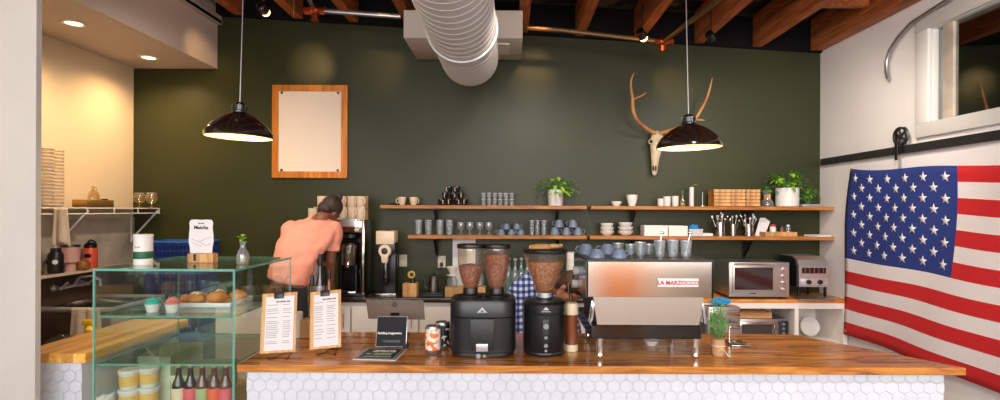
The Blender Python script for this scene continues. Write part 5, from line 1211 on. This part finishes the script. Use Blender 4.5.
MB().ball((-.0,-.05,.12), (.026,.006,.018), 12).build('round_logo', 'black', t, rot=(0,0,R(20)))
# faucet
t = thing('wall_faucet', 'chrome wall mounted faucet with two handles above the sink', 'faucet', (LX+.004, 4.45, 1.06))
for yy in (-.14,.14): MB().lathe([(0,0),(.03,0),(.026,.02),(.016,.03),(.016,.07),(0,.075)], (0,yy,0), 16, axis='X').tube([(.065,yy,0),(.09,yy,.02),(.12,yy,.045)], .009, 8).build('tap_handle', 'silverpaint', t)
MB().tube([(.05,-.14,0),(.05,.14,0)], .015, 10).build('crossbar', 'silverpaint', t); MB().tube([(.05,0,0),(.10,0,.07),(.20,0,.08),(.27,0,.05),(.275,0,.0)], .011, 10).build('spout', 'silverpaint', t)
# sink
t = thing('steel_sink', 'stainless steel sink with rolled rim on the left wall', 'sink', (LX+.01, 4.12, .0))
mb = MB(); sw, sl = .60, .62
mb.box((sw/2,.012,.80), (sw,.02,.24), bev=.004).box((sw/2,sl-.012,.80), (sw,.02,.24), bev=.004).box((sw-.012,sl/2,.80), (.02,sl,.24), bev=.004).box((.012,sl/2,.80), (.02,sl,.24)).box((sw/2,sl/2,.685), (sw,sl,.012)); mb.build('basin', 'steel', t)
mb = MB(); z = .925; mb.tube([(.01,0,z),(sw,0,z),(sw,sl,z),(.01,sl,z)], .02, 8); mb.build('rolled_rim', 'silverpaint', t)
for (xx, yy) in ((.05,.05),(sw-.05,.05),(.05,sl-.05),(sw-.05,sl-.05)): MB().cyl((xx,yy,0), .02, .69, seg=12).build('leg', 'alu', t)
towel('dish_towel', (X(77,4.05), 4.095, .945), .17, .26, 'cream dish towel draped over the front of the steel sink', R(5), 2)
towel('dish_towel', (X(92,4.05), 4.085, .94), .13, .20, 'smaller cream towel on the sink rim half hidden behind the glass case', R(-8), 5)
# bins
t = thing('waste_bin', 'black waste bin with shiny bag folded over its rim below the sink', 'bin', (X(66,3.7), 3.68, 0)); MB().box((0,0,.37), (.30,.26,.74), bev=.01, taper=1.06).build('bin_body', 'blackplastic', t)
b = MB(); b.ball((0,0,.76), (.17,.14,.075), 28)
for v in b.bm.verts: v.co += Vector((1,1,1))*noise.noise(v.co*14)*.035
b.build('bin_bag', 'bag', t, smooth=25)
t = thing('spray_bottle', 'small bright yellow spray bottle beside the waste bin', 'bottle', (X(91,3.93), 3.93, .0)); 
MB().box((0,0,.38), (.10,.09,.76), bev=.005).build('bottle_crate', 'blackplastic', t); MB().lathe([(0,.762),(.035,.762),(.035,.82),(.012,.85),(0,.85)], seg=16).box((-.015,0,.87), (.08,.025,.035), bev=.005).build('yellow_bottle', 'yellow', t)
# blue crates
cz = 0
for k in range(5):
    t = thing('plastic_crate', 'deep blue lattice plastic crate by the green wall, %s of the stack' % ['lowest','second lowest','middle','second highest','topmost'][k], 'crate', (X(180,4.98), 5.03, cz), group='stacked blue crates')
    mb = MB(); w2, d2, h2 = .50, .30, .268
    for s_ in (-1,1):
        for j in range(14):
            x = -w2/2+.01+j*(w2-.02)/13; mb.box((x, s_*d2/2, h2/2), (.012,.012,h2), rot=None)
        for j in range(5): mb.box((0, s_*d2/2, .02+j*(h2-.04)/4), (w2,.010,.016))
        for j in range(9): mb.box((s_*w2/2, -d2/2+.01+j*(d2-.02)/8, h2/2), (.012,.012,h2))
        for j in range(5): mb.box((s_*w2/2, 0, .02+j*(h2-.04)/4), (.010,d2,.016))
    mb.box((0,0,.008), (w2,d2,.012)); mb.build('crate_lattice', 'crate', t, smooth=0)
    mb = MB(); z = h2+.005
    mb.box((0,-d2/2,z), (w2+.02,.02,.014)).box((0,d2/2,z), (w2+.02,.02,.014)).box((-w2/2,0,z), (.02,d2,.014)).box((w2/2,0,z), (.02,d2,.014)); mb.build('crate_rim', 'crateRim', t, smooth=0)
    cz += .281
# ================================================================ PEOPLE
def limb(mb, pts, seg=16):
    """(point, radius or (ra, rb)) chain"""
    mb.tube([p for p, r in pts], [r for p, r in pts], seg)
    for p, r in (pts[0], pts[-1]):
        rr_ = r if not isinstance(r, tuple) else min(r)
        mb.ball(p, rr_*.98, 12)
def hand(mb, wrist, d, palm_n, s=1.0, curl=.5, side=1):
    d = Vector(d).normalized(); n = Vector(palm_n); n = (n-d*n.dot(d)).normalized(); a = d.cross(n)*side
    c = wrist+d*.05*s
    mb.rings([(wrist, a*.026*s, n*.019*s), (wrist+d*.03*s, a*.036*s, n*.017*s), (wrist+d*.07*s, a*.042*s, n*.015*s), (wrist+d*.095*s, a*.040*s, n*.012*s)], seg=14)
    for k, ln in enumerate((.070,.080,.074,.058)):
        b0 = wrist+d*.088*s+a*(-.030+.020*k)*s; p = [b0]; dd = d.copy()
        for j, fr_ in enumerate((.45,.32,.23)):
            ang = curl*(.35+.35*j); dd = (dd*math.cos(ang)+n*math.sin(ang)).normalized(); p.append(p[-1]+dd*ln*fr_*s)
        mb.tube(p, [.0086*s,.0082*s,.0076*s,.0066*s], 8); mb.ball(p[-1], .0066*s, 8)
    b0 = wrist+d*.025*s-a*.028*s; p = [b0, b0-a*.022*s+d*.022*s+n*.008*s, b0-a*.03*s+d*.048*s+n*.016*s, b0-a*.028*s+d*.068*s+n*.024*s]
    mb.tube(p, [.013*s,.011*s,.0095*s,.008*s], 8); mb.ball(p[-1], .008*s, 8)
def head(mb, c, fwd, up, s=1.0):
    """skull, jaw, nose, ears, lips, eye ridges; c = centre of the head"""
    f = Vector(fwd).normalized(); u = Vector(up); u = (u-f*u.dot(f)).normalized(); r = f.cross(u)
    rot = Matrix((r, f, u)).transposed()
    P_ = lambda x, y, z: c+(r*x+f*y+u*z)*s
    mb.ball(P_(0,-.012,.025), (.076*s,.096*s,.090*s), 20, rot=rot)
    mb.ball(P_(0,.022,-.035), (.060*s,.070*s,.072*s), 18, rot=rot)
    mb.ball(P_(0,.052,-.088), (.030*s,.028*s,.022*s), 12, rot=rot)      # chin
    mb.tube([P_(0,.088,.02), P_(0,.104,-.012), P_(0,.108,-.028)], [.008*s,.012*s,.015*s], 10)   # nose
    mb.ball(P_(0,.112,-.028), .012*s, 10)
    for sg in (-1,1):
        mb.ball(P_(sg*.012,.100,-.031), .009*s, 8); mb.ball(P_(sg*.032,.074,.024), (.022*s,.014*s,.010*s), 10, rot=rot)
        mb.ball(P_(sg*.076,-.006,-.008), (.008*s,.018*s,.030*s), 12, rot=rot)   # ear
        mb.ball(P_(sg*.040,.066,-.018), (.022*s,.018*s,.018*s), 10, rot=rot)
    mb.ball(P_(0,.092,-.052), (.022*s,.010*s,.006*s), 10, rot=rot); mb.ball(P_(0,.090,-.062), (.020*s,.010*s,.007*s), 10, rot=rot)
    return P_, rot
def remesh(o, vox, it=4, f=.5):
    m = o.modifiers.new('remesh', 'REMESH'); m.mode = 'VOXEL'; m.voxel_size = vox; m.use_smooth_shade = True
    s = o.modifiers.new('smooth', 'SMOOTH'); s.iterations = it; s.factor = f
def lerp(a, b, u): return a+(b-a)*u
# ---- the person in the coral shirt
YP = 4.30
base = Vector((X(294,YP), YP, 0)); t = thing('person', 'person in a coral t-shirt and black trousers bending over the coffee brewer', 'person', base)
def W(px, py, Y): return at(px, py, Y)-base
hip = W(291,288,4.26); waist = W(292,268,4.28); chest = W(305,243,4.36); sho = W(312,228,4.42); neck = W(322,216,4.48); hd = W(330,212,4.56)
sL, sR = W(290,231,4.36), W(333,230,4.50); elR = W(331,262,4.50); wrR = W(331,284,4.60)
elL = W(292,250,4.62); wrL = W(318,262,4.70)
kneeL, kneeR = W(284,348,4.24), W(300,348,4.24); ankL, ankR = W(284,395,4.28), W(301,395,4.26)
ankL.z = ankR.z = .09; kneeL.z = kneeR.z = .50
mb = MB(); ax = (sR-sL).normalized()
def tor(c, w, d, axis=ax, n=None):
    n = n or Vector((0,1,.35)).normalized(); a = Vector(axis); n = (n-a*n.dot(a)).normalized(); return (c, a*w, n*d)
xx = Vector((1,0,0)); yy_ = Vector((0,1,0))
mb.rings([(hip-Vector((0,0,.10)), xx*.13, yy_*.10), (hip, xx*.16, yy_*.12), (waist, (xx*.9+ax*.1)*.145, yy_*.105), tor(lerp(waist,chest,.6), .155, .11), tor(chest, .175, .12), tor(sho, .16, .10), tor(lerp(sho,neck,.6), .075, .07), tor(neck, .056, .056)], seg=20)
limb(mb, [(neck-Vector((0,0,.03)), .056), (lerp(neck,hd,.4), .052), (lerp(neck,hd,.8), .056)])
fw = (W(341,226,4.72)-W(330,209,4.56)).normalized(); P_, rt = head(mb, hd, fw, (.45,.25,.85), 1.0)
for a_, b_, c_, hn in ((sR, elR, wrR, 1), (sL, elL, wrL, -1)):
    limb(mb, [(a_, .052), (lerp(a_,b_,.5), .046), (b_, .037), (lerp(b_,c_,.35), .038), (c_, .025)])
    hand(mb, c_, (c_-b_), (0,.2,-1) if hn < 0 else (-.6,.6,-.1), 1.0, .6, hn)
for h_, k_, a_ in ((-1,kneeL,ankL),(1,kneeR,ankR)):
    hp = hip+Vector((h_*.085,0,-.06)); limb(mb, [(hp,.085),(lerp(hp,k_,.5),.072),(k_,.055),(lerp(k_,a_,.4),.052),(a_,.036)])
    limb(mb, [(a_-Vector((0,.02,.03)),.036),(a_+Vector((0,.07,-.055)),.032),(a_+Vector((0,.15,-.06)),.026)])
body = mb.build('body', 'skin', t); remesh(body, .0065, 3)
# shirt
mb = MB()
mb.rings([(hip+Vector((.0,0,.045)), Vector((1,0,-.22))*.155, yy_*.145), (hip+Vector((-.0,0,.09)), Vector((1,0,-.15))*.16, yy_*.145), (waist+Vector((.01,0,.03)), (xx*.9+ax*.1)*.168, yy_*.14), tor(lerp(waist,chest,.6), .185, .142), tor(chest, .205, .15), tor(lerp(chest,sho,.6), .205, .14), tor(sho, .195, .12), tor(lerp(sho,neck,.45), .13, .09), tor(lerp(sho,neck,.78), .072, .07)], seg=28, power=2.3)
for a_, b_ in ((sR, elR), (sL, elL)):
    dd = (b_-a_); mb.ball(a_, .075, 14); mb.tube([a_, a_+dd*.35, a_+dd*.68], [.078,.076,.070], 16)
sh = mb.build('shirt', 'coral', t); remesh(sh, .011, 4)
tx = bpy.data.textures.new('cloth_folds', 'CLOUDS'); tx.noise_scale = .11
dm = sh.modifiers.new('folds', 'DISPLACE'); dm.texture = tx; dm.strength = .035; dm.mid_level = .5; dm.texture_coords = 'LOCAL'
mb = MB()
for h_, k_, a_ in ((-1,kneeL,ankL),(1,kneeR,ankR)):
    hp = hip+Vector((h_*.08,0,-.05)); limb(mb, [(hp,.105),(lerp(hp,k_,.5),.092),(k_,.075),(lerp(k_,a_,.5),.068),(a_+Vector((0,0,.02)),.062)])
mb.ball(hip-Vector((0,0,.04)), (.17,.135,.11), 18); pt_ = mb.build('trousers', 'trousers', t); remesh(pt_, .012, 4)
for a_ in (ankL, ankR):
    b = MB(); b.rings([(a_+Vector((0,-.06,-.088)), (.036,0,0), (0,0,.002)), (a_+Vector((0,-.062,-.05)), (.04,0,0), (0,.01,.034)), (a_+Vector((0,0,-.04)), (.045,0,0), (0,0,.05)), (a_+Vector((0,.10,-.058)), (.05,0,0), (0,0,.032)), (a_+Vector((0,.18,-.068)), (.04,0,0), (0,0,.022)), (a_+Vector((0,.21,-.075)), (.02,0,0), (0,0,.012))], seg=18); b.build('shoe', 'shoe', t)
mb = MB(); mb.ball(P_(0,-.022,.038), (.083,.100,.092), 22, rot=rt); mb.ball(P_(0,-.06,-.02), (.066,.06,.062), 16, rot=rt); 
for k in range(9):
    a = k*.7; mb.ball(P_(.016*math.cos(a),-.045+.016*math.sin(a),.132+.007*(k%3)), .020, 10)
hr = mb.build('hair', 'hair', t); remesh(hr, .007, 2)
# ---- the person in blue plaid bending behind the grinders
YQ = 3.86; base = Vector((X(530,YQ), YQ, 0)); t = thing('person', 'person in blue plaid shirt with brown hair bending low behind the coffee grinders', 'person', base)
hip = W(529,352,4.02); waist = W(531,326,3.92); chest = W(536,300,3.80); sho = W(545,287,3.72); neck = W(560,286,3.67); hd = W(569,290,3.62)
sL, sR = W(521,291,3.74), W(562,301,3.70); elL, elR = W(517,322,3.62), W(574,330,3.66); wrL, wrR = W(528,350,3.50), W(558,354,3.52)
kneeL, kneeR = Vector((-.16,-.05,.52)), Vector((.18,-.05,.52)); ankL, ankR = Vector((-.17,.12,.09)), Vector((.19,.12,.09))
ax = (sR-sL).normalized(); mb = MB()
def tor2(c, w, d): 
    n = Vector((0,-.35,-1)); n = (n-ax*n.dot(ax)).normalized(); return (c, ax*w, n*d)
mb.rings([(hip+Vector((0,.06,-.04)), xx*.13, Vector((0,.04,.09))), (hip, xx*.155, Vector((0,.08,.07))), (waist, xx*.14, Vector((0,.08,-.0))+Vector((0,.0,.05))), tor2(lerp(waist,chest,.7), .15, -.095), tor2(chest, .165, -.11), tor2(sho, .13, -.09), tor2(lerp(sho,neck,.6), .07, -.06), tor2(neck, .05, -.05)], seg=20)
limb(mb, [(sho,.07),(neck,.054),(lerp(neck,hd,.7),.054)])
P_, rt = head(mb, hd, (.35,-.55,-.75), (.8,-.2,.45), .98)
for a_, b_, c_, hn in ((sR, elR, wrR, 1), (sL, elL, wrL, -1)):
    limb(mb, [(a_,.052),(lerp(a_,b_,.5),.045),(b_,.037),(lerp(b_,c_,.35),.037),(c_,.025)]); hand(mb, c_, (c_-b_), (0,.6,-.5), 1.0, .6, hn)
for h_, k_, a_ in ((-1,kneeL,ankL),(1,kneeR,ankR)):
    hp = hip+Vector((h_*.085,0,-.05)); limb(mb, [(hp,.085),(lerp(hp,k_,.5),.072),(k_,.056),(lerp(k_,a_,.4),.052),(a_,.036)]); limb(mb, [(a_-Vector((0,-.02,.03)),.036),(a_+Vector((0,-.07,-.055)),.032),(a_+Vector((0,-.15,-.06)),.026)])
body = mb.build('body', 'skin2', t); remesh(body, .0065, 3)
mb = MB(); mb.rings([(hip+Vector((0,.03,-.02)), xx*.18, Vector((0,.10,.09))), (waist, xx*.17, Vector((0,.10,.07))), tor2(lerp(waist,chest,.7), .185, -.13), tor2(chest, .20, -.14), tor2(sho, .175, -.12), tor2(lerp(sho,neck,.5), .10, -.08), tor2(lerp(sho,neck,.8), .07, -.065)], seg=26, power=2.2)
for a_, b_, c_ in ((sR, elR, wrR), (sL, elL, wrL)): limb(mb, [(a_,.078),(lerp(a_,b_,.5),.068),(b_,.060),(lerp(b_,c_,.7),.048)])
sh = mb.build('plaid_shirt', 'plaid', t); remesh(sh, .011, 4); dm = sh.modifiers.new('folds', 'DISPLACE'); dm.texture = tx; dm.strength = .03; dm.mid_level = .5; dm.texture_coords = 'LOCAL'
mb = MB()
for h_, k_, a_ in ((-1,kneeL,ankL),(1,kneeR,ankR)):
    hp = hip+Vector((h_*.08,0,-.05)); limb(mb, [(hp,.105),(lerp(hp,k_,.5),.09),(k_,.074),(a_+Vector((0,0,.02)),.060)])
mb.ball(hip-Vector((0,-.03,.04)), (.165,.13,.11), 18); pt_ = mb.build('trousers', 'trousers', t); remesh(pt_, .012, 4)
for a_ in (ankL, ankR):
    b = MB(); b.rings([(a_+Vector((0,.06,-.088)), (.036,0,0), (0,0,.002)), (a_+Vector((0,.062,-.05)), (.04,0,0), (0,.01,.034)), (a_+Vector((0,0,-.04)), (.045,0,0), (0,0,.05)), (a_+Vector((0,-.10,-.058)), (.05,0,0), (0,0,.032)), (a_+Vector((0,-.18,-.068)), (.04,0,0), (0,0,.022)), (a_+Vector((0,-.21,-.075)), (.02,0,0), (0,0,.012))], seg=18); b.build('shoe', 'shoe', t)
mb = MB(); mb.ball(P_(0,-.024,.038), (.086,.102,.096), 22, rot=rt); mb.ball(P_(0,-.07,-.02), (.072,.06,.07), 16, rot=rt)
mb.tube([P_(-.05,-.06,.03), P_(-.085,-.02,-.03), P_(-.085,.0,-.09)], [.03,.026,.012], 10); hr = mb.build('hair', 'hair2', t); remesh(hr, .007, 2)
